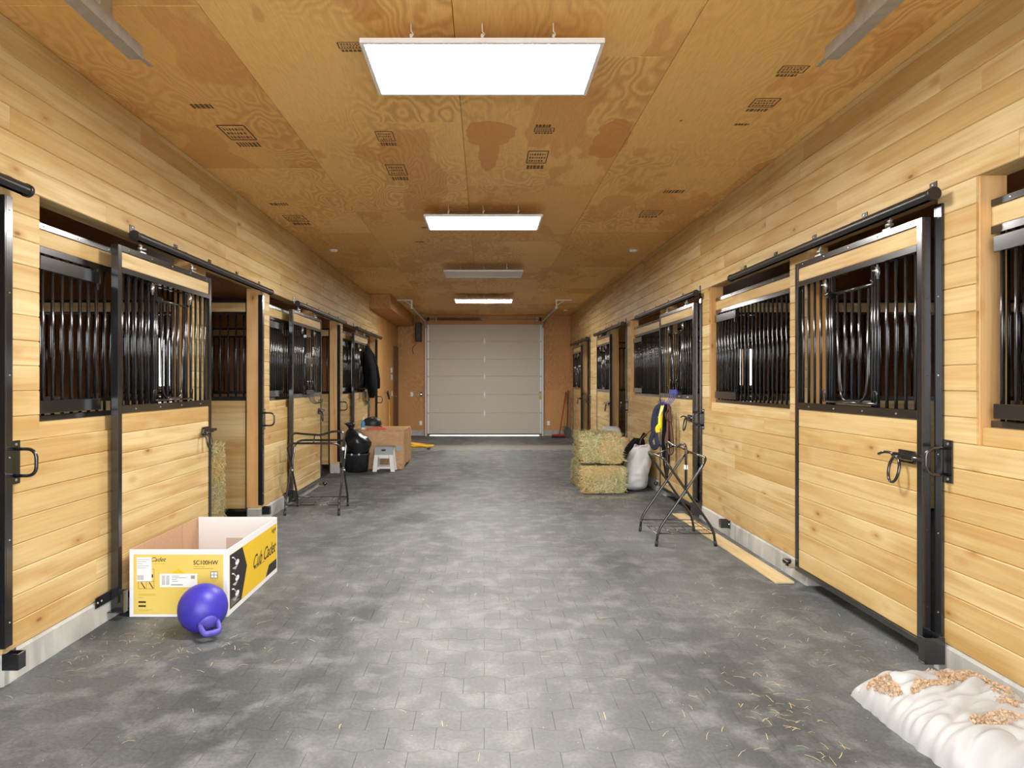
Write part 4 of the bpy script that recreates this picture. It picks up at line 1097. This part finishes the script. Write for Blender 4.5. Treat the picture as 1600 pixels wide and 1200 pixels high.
fs_ = thing('feed_sack', 'torn white sack spilling shavings at the lower right', 'sack', (2.055, 2.80, 0), 0.06)
mb, top = sack_mesh(.60, .78, .16, 3, .034, 90); mb.build('sack_skin', 'sack_torn', fs_)
def top_z(x, y):
    b_ = min(top, key=lambda p: (p[0] - x) ** 2 + (p[1] - y) ** 2); return b_[2]
qs = random.Random(8)
def shavings(cx, cy, rx, ry, ang, n):
    m2 = MB(); lump = []
    for i in range(n):
        a = qs.uniform(0, 2 * PI); rr = math.sqrt(qs.random()); u, v = rx * rr * math.cos(a), ry * rr * math.sin(a)
        x = cx + u * math.cos(ang) - v * math.sin(ang); y = cy + u * math.sin(ang) + v * math.cos(ang)
        z = top_z(x, y) + qs.uniform(.0, .008) * (1.6 - rr)
        s_ = qs.uniform(.003, .008); d = Vector((qs.gauss(0, 1), qs.gauss(0, 1), qs.gauss(0, .5))).normalized(); e = d.orthogonal().normalized()
        p = Vector((x, y, z)); m2.add([p - d * s_ - e * s_ * .5, p + d * s_ - e * s_ * .5, p + d * s_ + e * s_ * .5 + Vector((0, 0, .003)), p - d * s_ + e * s_ * .5], [(0, 1, 2, 3)])
    o = raw_build(m2, 'wood_shavings', 'shavings', fs_); o['kind'] = 'stuff'
shavings(-.235, .20, .03, .10, .1, 700); shavings(-.08, .10, .12, .035, .25, 900); shavings(.13, .10, .16, .05, -.75, 1600); shavings(.12, -.05, .04, .05, 0, 300); shavings(-.02, -.17, .12, .04, .1, 700); shavings(.13, .32, .10, .03, -.3, 400)
ragged = MB()
for i in range(26):
    y = qs.uniform(.02, .36); x = -.29 + .02 * qs.random(); d = Vector((-qs.uniform(.0, .03), qs.uniform(-.01, .02), qs.uniform(-.005, .02)))
    ragged.tube([(x + .02, y, .035), Vector((x + .02, y, .035)) + d], .0015, 4)
ragged.build('frayed_edge', 'sack_torn', fs_)

def standing_sack(name, lab, cat, loc, w_, d_, h, mat, seed, lean=(0, 0), neck=.35, rot=0):
    o = thing(name, lab, cat, loc, rot); n = 48; prof = []
    for i in range(37):
        t = i / 36
        r = (math.sin(min(1, t / .14) * PI / 2) ** .7) * (1 - (1 - neck) * max(0, (t - .55) / .45) ** 1.6)
        prof.append((max(r, .001), t))
    def fn(p, i, a):
        t = prof[i][1]; q = Vector((math.cos(a) * 1.6, math.sin(a) * 1.6, t * 4 + seed))
        ca, sa = math.cos(a), math.sin(a); k = 1 + .14 * noise.noise(q) + .13 * abs(noise.noise(Vector((ca * 2.5, sa * 2.5 + t * 7, seed + t * 3)))) - .10 * abs(noise.noise(Vector((ca * 5, sa * 5 + t * 2, seed + 9))))
        x = math.copysign(abs(p.x) ** .8, p.x) * w_ / 2 * k; y = math.copysign(abs(p.y) ** .8, p.y) * d_ / 2 * k
        return Vector((x + lean[0] * t * t, y + lean[1] * t * t, t * h * (1 + .05 * noise.noise(Vector((a, t, seed))) * t)))
    mb = MB(); mb.lathe(prof, n, fn=fn); mb.build('sack_body', mat, o); return o, fn
sk, _ = standing_sack('white_sack', 'bulging white sack leaning on the wall right of the hay', 'sack', (2.06, 9.05, 0), .34, .32, .60, 'sack', 5, (.12, .05), .55)
rim = [(.12 + .10 * math.cos(a), .05 + .085 * math.sin(a), .60 + .018 * math.sin(3 * a)) for a in [i * PI / 10 for i in range(20)]]
MB().tube(rim, .012, 6, closed=True).build('sack_rim', 'sack', sk)
sk2, _ = standing_sack('white_sack', 'white sack half hidden behind the hay bales', 'sack', (2.05, 10.75, 0), .42, .38, .74, 'sack', 13, (.02, .0), .5)
MB().tube([(x_ + .02, y_, .74) for x_, y_ in ((-.12, 0), (-.02, -.09), (.1, -.03), (.05, .08), (-.06, .08))], .02, 6, closed=True).build('sack_rim', 'sack', sk2)
sk3, _ = standing_sack('black_bag', 'black bag slumped between the hay and the white sack', 'bag', (2.14, 9.62, 0), .34, .40, .66, 'cloth_black', 21, (.10, -.05), .3)
MB().tube([(.12, -.05, .60), (.15, -.06, .68), (.19, -.08, .74)], [.05, .025, .035], 8).build('bag_neck', 'cloth_black', sk3)
sk4, _ = standing_sack('paper_sack', 'tan paper sack top showing behind the black bag', 'sack', (2.08, 10.2, 0), .38, .34, .62, 'kraft', 31, (.03, 0), .6)
MB().tube([(.03 + .1 * math.cos(a), .09 * math.sin(a), .615) for a in [i * PI / 6 for i in range(12)]], .008, 5, closed=True).build('sack_rim', 'kraft', sk4)

# ------------------------------------------------------------------ bucket, bag, crate, stool
bk = thing('rubber_bucket', 'black scuffed bucket beside the wooden crate', 'bucket', (-2.105, 10.96, 0))
MB().lathe([(.001, .004), (.165, .004), (.17, .0), (.195, .28), (.208, .285), (.208, .305), (.195, .305), (.185, .29), (.16, .02), (.001, .02)], 32).build('pail', 'bucket', bk)
for s in (-1, 1):
    MB().lathe([(.008, -.006), (.02, -.006), (.02, .006), (.008, .006)], 12).xf(Matrix.Translation((s * .06 + .0, -.205, .30)) @ Matrix.Rotation(PI / 2, 4, 'X')).build('eyelet', 'zinc', bk)
MB().tube(arc((0, 0, .29), .205, PI * .03, PI * .97, 14, 'xy'), .005, 6).build('bail_handle', 'galv', bk)
bag = thing('bin_bag', 'shiny full black bin bag sitting in the bucket', 'bag', (-2.105, 10.96, 0.03))
pr = [(.001, .0), (.12, .02), (.14, .20), (.165, .26), (.19, .31), (.215, .40), (.215, .47), (.19, .54), (.145, .60), (.095, .65), (.06, .68), (.05, .70), (.075, .735), (.085, .77), (.03, .785)]
pr = [(pr[int(i / 3)][0] * (1 - (i % 3) / 3) + pr[min(int(i / 3) + 1, len(pr) - 1)][0] * (i % 3) / 3, pr[int(i / 3)][1] * (1 - (i % 3) / 3) + pr[min(int(i / 3) + 1, len(pr) - 1)][1] * (i % 3) / 3) for i in range(3 * len(pr) - 2)]
def bagfn(p, i, a):
    z = p.z; k = 1 if z < .27 else 1 + .16 * noise.noise(Vector((math.cos(a) * 1.6, math.sin(a) * 1.6, z * 5))) + .16 * abs(noise.noise(Vector((math.cos(a) * 3 + z * 12, math.sin(a) * 3 + z * 9, 3)))) - .05
    lean = max(0, z - .45) * -.42
    return Vector((p.x * k + lean, p.y * k, z))
MB().lathe(pr, 40, fn=bagfn).build('bag_body', 'bag_black', bag)
MB().tube(arc((-.105, 0, .70), .045, 0, 2 * PI, 12, 'xy')[:-1], .012, 6, closed=True).build('bag_knot', 'bag_black', bag)

cr = thing('wooden_crate', 'plywood storage crate against the left wall', 'crate', (-1.80, 11.74, 0))
cw, cd, chh = .43, .51, .665
def bxp(nm, *a, mat='crate_ply'): return MB().box(*a, .003).build(nm, mat, cr)
bxp('front_panel', -cw, cw, -cd, -cd + .018, .09, chh - .02); bxp('back_panel', -cw, cw, cd - .018, cd, .09, chh - .02)
bxp('side_panel', -cw, -cw + .018, -cd + .018, cd - .018, .06, chh - .02); sdp = bxp('side_panel', cw - .018, cw, -cd + .018, cd - .018, .06, chh - .02)
bxp('lid', -cw - .005, cw + .005, -cd - .005, cd + .005, chh - .02, chh)
bxp('skid', -cw, cw, -cd - .004, -cd + .08, 0, .09); bxp('skid', -cw, cw, cd - .08, cd, 0, .09)
bxp('corner_batten', cw - .075, cw + .002, -cd - .012, -cd, .09, chh - .022); bxp('corner_batten', cw, cw + .014, -cd + .02, -cd + .10, .06, chh - .022); bxp('corner_batten', cw, cw + .014, cd - .10, cd - .02, .06, chh - .022)
bolts(cr, [(cw - .035, -cd - .012, z) for z in (.14, .22, .3, .38, .46, .54, .62)], .005, 'galv', 'nail_head', (0, 0, PI))
MB().box(cw + .0005, cw + .002, -.15, .05, .40, .58).build('stencil_mark', 'ink_tan', sdp)
MB().tube([(cw - .075, -cd - .010, .36), (cw - .075, -cd - .034, .36)], .052, 20).build('round_cap', 'plastic_grey', cr)

stl = thing('step_stool', 'small white folding step stool with grey top before the crate', 'stool', (-1.665, 11.05, 0))
hs = .41
MB().box(-.155, .155, -.13, .13, hs - .03, hs, .008).box(-.155, .155, -.14, -.125, hs - .13, hs - .01, .006).build('seat_top', 'plastic_grey', stl)
MB().lathe([(.001, 0), (.04, 0), (.04, .004), (.001, .004)], 20).xf(Matrix.Translation((0, -.145, hs - .05)) @ Matrix.Rotation(PI / 2, 4, 'X') @ Matrix.Diagonal((1, .45, 1, 1))).build('carry_hole', 'bucket', stl)
for s in (-1, 1):
    out = [(-.185, 0), (-.115, 0), (-.095, .06), (.095, .06), (.115, 0), (.185, 0), (.15, hs - .10), (-.15, hs - .10)]
    lf = MB()
    # leg panel with a rectangular opening: built of four bars
    yy = s * .125
    for poly in ([(-.185, 0), (-.115, 0), (-.085, hs - .10), (-.15, hs - .10)], [(.115, 0), (.185, 0), (.15, hs - .10), (.085, hs - .10)], [(-.085, hs - .19), (.085, hs - .19), (.085, hs - .03), (-.085, hs - .03)], [(-.108, .05), (.108, .05), (.104, .085), (-.104, .085)], [(-.15, hs - .10), (.15, hs - .10), (.148, hs - .03), (-.148, hs - .03)]):
        lf.prism(poly, 1, yy - .01, yy + .01)
    lf.build('leg_panel', 'plastic_white', stl)

# things on the crate
cz = chh
sb = thing('spray_bottle', 'blue and white bottle standing on the crate', 'bottle', (-2.10, 11.42, cz))
MB().lathe([(.001, 0), (.035, 0), (.038, .01), (.038, .10), (.03, .13), (.014, .15), (.014, .165), (.001, .165)], 18).build('bottle_body', 'sky_blue', sb)
MB().lathe([(.0385, .0), (.0392, .002), (.0392, .035), (.0385, .037)], 18).build('bottle_label', 'paper', sb)
MB().lathe([(.018, .16), (.018, .20), (.012, .215), (.001, .215)], 14).build('cap', 'plastic_white', sb)
hm = thing('riding_helmet', 'black helmet lying on cloths on the crate', 'helmet', (-1.98, 11.66, cz + .052))
MB().lathe([(.135, 0), (.14, .02), (.135, .07), (.11, .115), (.07, .14), (.02, .15), (.001, .15)], 24, fn=lambda p, i, a: Vector((p.x * 1.2, p.y, p.z))).build('shell', 'plastic_black', hm)
MB().box(-.03, .03, -.145, .145, .10, .156, .02).build('vent_ridge', 'bucket', hm)
MB().tube(arc((.03, -.13, .0), .05, PI, 2 * PI, 8, 'xz')[1:-1] if False else [(.12, -.12, .02), (.16, -.14, .0), (.2, -.1, -.03)], .008, 6).build('strap', 'cloth_black', hm)
def cloth(name, lab, loc, lx, ly, th, mat, seed, rot=0):
    mb, _ = sack_mesh(lx, ly, th, seed, .012, 16); o = mb.build(name, mat, None, loc, (0, 0, rot)); return tag(o, lab, 'cloth', 'cloths on the crate')
cloth('folded_cloth', 'coral red folded cloth on the crate edge', (-1.86, 11.36, cz), .36, .20, .03, 'coral', 3, .1)
cloth('folded_cloth', 'pale green cloth under the helmet on the crate', (-1.98, 11.62, cz), .36, .24, .035, 'aqua', 9, .05)

# yellow cord coil on the floor
yc_ = thing('extension_cord', 'loose coil of yellow extension cord on the floor beyond the crate', 'cord', (-1.46, 14.75, 0))
pts = []; q = random.Random(4)
for i in range(96):
    a = i * .42; r = .22 + .07 * math.sin(i * .35) + q.uniform(-.02, .02)
    pts.append((r * 1.15 * math.cos(a) + .02 * math.sin(i), r * .8 * math.sin(a), .012 + .05 * abs(math.sin(i * .19)) + .10 * max(0, math.sin(a * .5)) ** 4))
MB().tube(smooth_path(pts, 3), .009, 6).build('cord_loops', 'cord', yc_)
MB().box(.2, .28, -.3, -.26, .0, .035, .008).build('plug', 'plastic_black', yc_)

# ------------------------------------------------------------------ jacket, hook racks, bridles
jk = thing('jacket', 'black jacket hanging on the farthest left stall door', 'jacket', (-2.30, 12.62, 1.18))
prj = []
def loft(rings, name, mat, parent, n=20, seed=0, wr=.03):
    vs = []
    for k, (c, rx, ry) in enumerate(rings):
        for i in range(n):
            a = 2 * PI * i / n; q = noise.noise(Vector((math.cos(a) * 2 + seed, math.sin(a) * 2, k * .5)))
            vs.append((c[0] + rx * math.cos(a) * (1 + q * .3), c[1] + ry * math.sin(a) * (1 + q * .25), c[2] + wr * q))
    m = len(rings); fs = [(k * n + i, k * n + (i + 1) % n, (k + 1) * n + (i + 1) % n, (k + 1) * n + i) for k in range(m - 1) for i in range(n)]
    fs += [list(range(n - 1, -1, -1)), [(m - 1) * n + i for i in range(n)]]
    return MB().add(vs, fs, True).build(name, mat, parent)
loft([((.10, .28, .0), .05, .12), ((.12, .22, .10), .09, .24), ((.12, .10, .35), .10, .34), ((.11, .02, .6), .09, .34), ((.09, .0, .78), .06, .26), ((.07, .05, .93), .04, .14), ((.05, .05, 1.0), .02, .06)], 'jacket_body', 'cloth_black', jk, 24, 3)
loft([((.20, .42, .18), .04, .05), ((.20, .40, .35), .05, .07), ((.16, .34, .6), .06, .08), ((.11, .22, .82), .05, .08), ((.08, .12, .93), .03, .06)], 'sleeve', 'cloth_black', jk, 14, 5)
loft([((.16, -.25, .15), .04, .06), ((.17, -.26, .35), .05, .07), ((.14, -.2, .62), .05, .08), ((.10, -.1, .82), .04, .07)], 'sleeve', 'cloth_black', jk, 14, 8)
MB().tube(arc((.05, .05, 1.0), .04, 0, PI, 8, 'yz'), .006, 6).build('hanging_loop', 'cloth_black', jk)

def hook_rack(lab, loc, rotz, mat):
    h = thing('hook_rack', lab, 'hooks', loc, rotz, 'door hook racks')
    MB().box(-.14, .14, .0, .04, -.02, .04, .012).build('rack_body', mat, h)
    for x in (-.12, .0, .12): MB().tube(fillet([(x, .01, .03), (x, .03, .14), (x, .012, .17), (x, .008, .12)], .02), .006, 6).build('over_door_hook', 'black', h)
    for i in range(4):
        x = -.105 + i * .07
        MB().tube(smooth_path([(x, .03, -.02), (x, .05, -.09), (x, .10, -.135), (x, .15, -.12), (x, .16, -.08)], 4), .005, 6).build('hook', mat, h)
    MB().tube([(-.14, .035, -.01), (.14, .035, -.01)], .008, 6).build('cross_wire', mat, h)
    return h
hook_rack('small black wire hook rack on the second left door', (-WX + .078, 8.62, 1.345), -PI / 2, 'bucket')
hook_rack('blue hook rack hung on the right door with bridles', (WX - .078, 7.93, 1.36), PI / 2, 'blue')
def strap(name, lab, cat, pts, wd, mat, parts=(), thick=.3):
    o = thing(name, lab, cat, pts[0], 0, 'tack on the right door')
    P0 = Vector(pts[0])
    MB().tube([p - P0 for p in smooth_path(pts, 5)], wd, 8, flat=thick).build('strap', mat, o)
    for nm, pp, r, m_, f_ in parts:
        MB().tube([p - P0 for p in smooth_path(pp, 5)], r, 8, flat=f_).build(nm, m_, o)
    return o
hx_ = WX - .19
strap('halter', 'navy webbing halter hanging left of the bridles', 'halter', [(hx_, 8.0, 1.22), (hx_ - .07, 8.10, 1.16), (hx_ - .10, 8.14, 1.0), (hx_ - .10, 8.14, .86), (hx_ - .12, 8.18, .76), (hx_ - .09, 8.16, .68), (hx_ - .06, 8.10, .72), (hx_ - .07, 8.12, .86), (hx_ - .07, 8.1, 1.0), (hx_ - .02, 8.02, 1.18)], .034, 'navy',
      [('tie_end', [(hx_ - .11, 8.16, .90), (hx_ - .17, 8.2, .84), (hx_ - .22, 8.24, .78), (hx_ - .24, 8.24, .72)], .007, 'leather', 1), ('buckle', [(hx_ - .10, 8.14, .885), (hx_ - .07, 8.12, .885)], .018, 'zinc', .5), ('nose_strap', [(hx_ - .05, 8.10, .72), (hx_ - .0, 8.04, .70), (hx_ + .02, 7.98, .68)], .016, 'navy', .4)])
strap('lead_rope', 'bright yellow tag and rope hanging beside the navy halter', 'rope', [(hx_ - .02, 7.96, 1.2), (hx_ - .04, 7.98, 1.1), (hx_ - .05, 7.98, 1.02), (hx_ - .05, 7.97, .96)], .03, 'hi_yellow', [('tassel', [(hx_ - .05, 7.97, .97), (hx_ - .08, 8.0, .92), (hx_ - .07, 8.0, .88)], .035, 'hi_yellow', .5), ('white_cord', [(hx_ - .01, 7.94, 1.22), (hx_ - .05, 7.96, 1.12), (hx_ - .07, 8.0, 1.06)], .008, 'paper', 1)], .5)
strap('bridle', 'black bridle straps hanging in the middle of the hook rack', 'bridle', [(hx_, 7.9, 1.22), (hx_ - .02, 7.9, 1.0), (hx_ - .02, 7.89, .8), (hx_ - .03, 7.88, .62), (hx_ - .0, 7.86, .55), (hx_ + .02, 7.86, .68), (hx_ + .02, 7.87, .9), (hx_ + .01, 7.88, 1.2)], .03, 'cloth_black', [('rein', [(hx_ - .01, 7.88, 1.2), (hx_ - .05, 7.9, .8), (hx_ - .03, 7.86, .45), (hx_ + .0, 7.84, .4), (hx_ + .03, 7.85, .8)], .012, 'cloth_black', .5)])
strap('bridle', 'brown leather bridle hanging nearest the latch', 'bridle', [(hx_, 7.80, 1.22), (hx_ - .01, 7.79, 1.1), (hx_ - .02, 7.77, .95), (hx_ - .03, 7.75, .78), (hx_ - .02, 7.72, .66), (hx_ + .02, 7.72, .68), (hx_ + .02, 7.75, .85), (hx_ + .01, 7.78, 1.05), (hx_ + .01, 7.8, 1.2)], .018, 'leather', [('browband', [(hx_ - .01, 7.78, 1.16), (hx_ - .05, 7.74, 1.12), (hx_ - .05, 7.72, 1.06), (hx_ - .0, 7.74, 1.02)], .013, 'leather', .5), ('cheek_strap', [(hx_ + .0, 7.80, 1.0), (hx_ - .05, 7.76, .8), (hx_ - .04, 7.72, .7)], .012, 'leather', .5), ('bit_ring', arc((hx_ - .03, 7.74, .72), .03, 0, 2 * PI, 10, 'yz'), .005, 'zinc', 1)], .5)

# ------------------------------------------------------------------ tools in the far right corner
def tool(name, lab, base, tip, mat, head):
    o = thing(name, lab, 'tool', base, 0, 'stable tools in the far corner'); B = Vector(base); d = Vector(tip) - B
    MB().tube([Vector((0, 0, .08)) if head != 'none' else Vector((0, 0, 0)), d], .015, 8).build('handle', mat, o)
    if head == 'broom':
        MB().box(-.20, .14, -.035, .035, .05, .10, .008).build('head_block', 'red', o)
        br = MB()
        for i in range(24): br.tube([(-.19 + i * .0139, 0, .05), (-.19 + i * .0139 + (i - 12) * .001, -.01, 0)], .011, 5)
        b_ = br.build('bristles', 'plastic_black', o); b_['kind'] = 'stuff'
    elif head == 'shovel':
        MB().prism([(-.11, .0), (.11, .0), (.115, .2), (.05, .27), (-.05, .27), (-.115, .2)], 1, -.012, -.006).build('blade', 'steel', o)
        MB().tube([(0, 0, .22), (0, 0, .36)], .02, 8).build('socket', 'steel', o)
    else:
        for i in range(5): MB().tube(smooth_path([(0, 0, .30), (-.1 + i * .05, -.01, .24), (-.1 + i * .05, -.03, .1), (-.1 + i * .05, -.05, 0.004)], 4), .005, 5).build('tine', 'steel', o)
    return o
tool('push_broom', 'red handled push broom leaning in the far right corner', (1.99, 17.45, 0), (2.24, 18.03, 1.20), 'red', 'broom')
tool('manure_fork', 'wooden handled fork leaning beside the red broom', (2.13, 17.6, 0), (2.26, 18.03, 1.16), 'handle_wood', 'fork')
tool('shovel', 'dark shovel leaning in the far corner next to the last stall', (2.23, 17.72, 0), (2.30, 18.04, 1.25), 'bucket', 'shovel')

# board lying on the floor along the right wall
fb = tag(MB().box(-.07, .07, -1.26, 1.26, 0, .016, .002).build('loose_board', 'floor_board', None, (2.205, 6.14, 0.001), (0, 0, .018)), 'pale loose board lying on the floor along the right curb', 'board')

# ------------------------------------------------------------------ scattered straw
st = MB(); q = random.Random(12)
KEEP = [(-2.35, -1.55, 4.1, 5.3), (1.5, 2.4, 2.2, 3.4), (1.2, 1.95, 8.62, 9.9), (1.8, 2.4, 8.75, 11.2), (2.0, 2.4, 4.8, 7.5), (-2.4, -1.85, 10.7, 11.2), (-2.3, -1.3, 11.0, 12.3), (-1.85, -1.5, 3.75, 4.2)]
def straw(x, y, n, sx_, sy_):
    for i in range(n):
        px, py = q.gauss(x, sx_), q.gauss(y, sy_)
        if abs(px) > WX - .05 or py < 1.0 or py > 17.8: continue
        if any(a0 < px < a1 and c0_ < py < c1_ for a0, a1, c0_, c1_ in KEEP): continue
        L = q.uniform(.015, .07); a = q.uniform(0, 2 * PI); d = Vector((math.cos(a), math.sin(a), 0)) * L; wv = Vector((-math.sin(a), math.cos(a), 0)) * q.uniform(.0006, .0013)
        p = Vector((px, py, .0015)); m = p + d * .5 + wv * q.uniform(-2.5, 2.5) + Vector((0, 0, q.uniform(.001, .006))); e = p + d
        st.add([p - wv, p + wv, m + wv, m - wv, e + wv, e - wv], [(0, 1, 2, 3), (3, 2, 4, 5)])
for a in ((-2.0, 3.7, 60, .25, .25), (-1.6, 3.75, 40, .3, .15), (1.9, 4.0, 90, .25, .5), (1.35, 3.0, 80, .2, .25), (1.0, 8.7, 120, .5, .5), (1.9, 8.4, 120, .3, .4), (-1.75, 7.6, 60, .25, .25), (-2.0, 9.5, 60, .3, .8), (0, 4.5, 70, 1.3, 1.5), (0, 8, 120, 1.3, 3), (-2.1, 5.5, 60, .2, .8), (1.55, 8.50, 260, .3, .06), (1.1, 9.0, 120, .07, .3)):
    straw(*a)
so = raw_build(st, 'loose_straw', 'straw'); tag(so, 'loose bits of straw scattered over the floor', 'straw', kind='stuff')
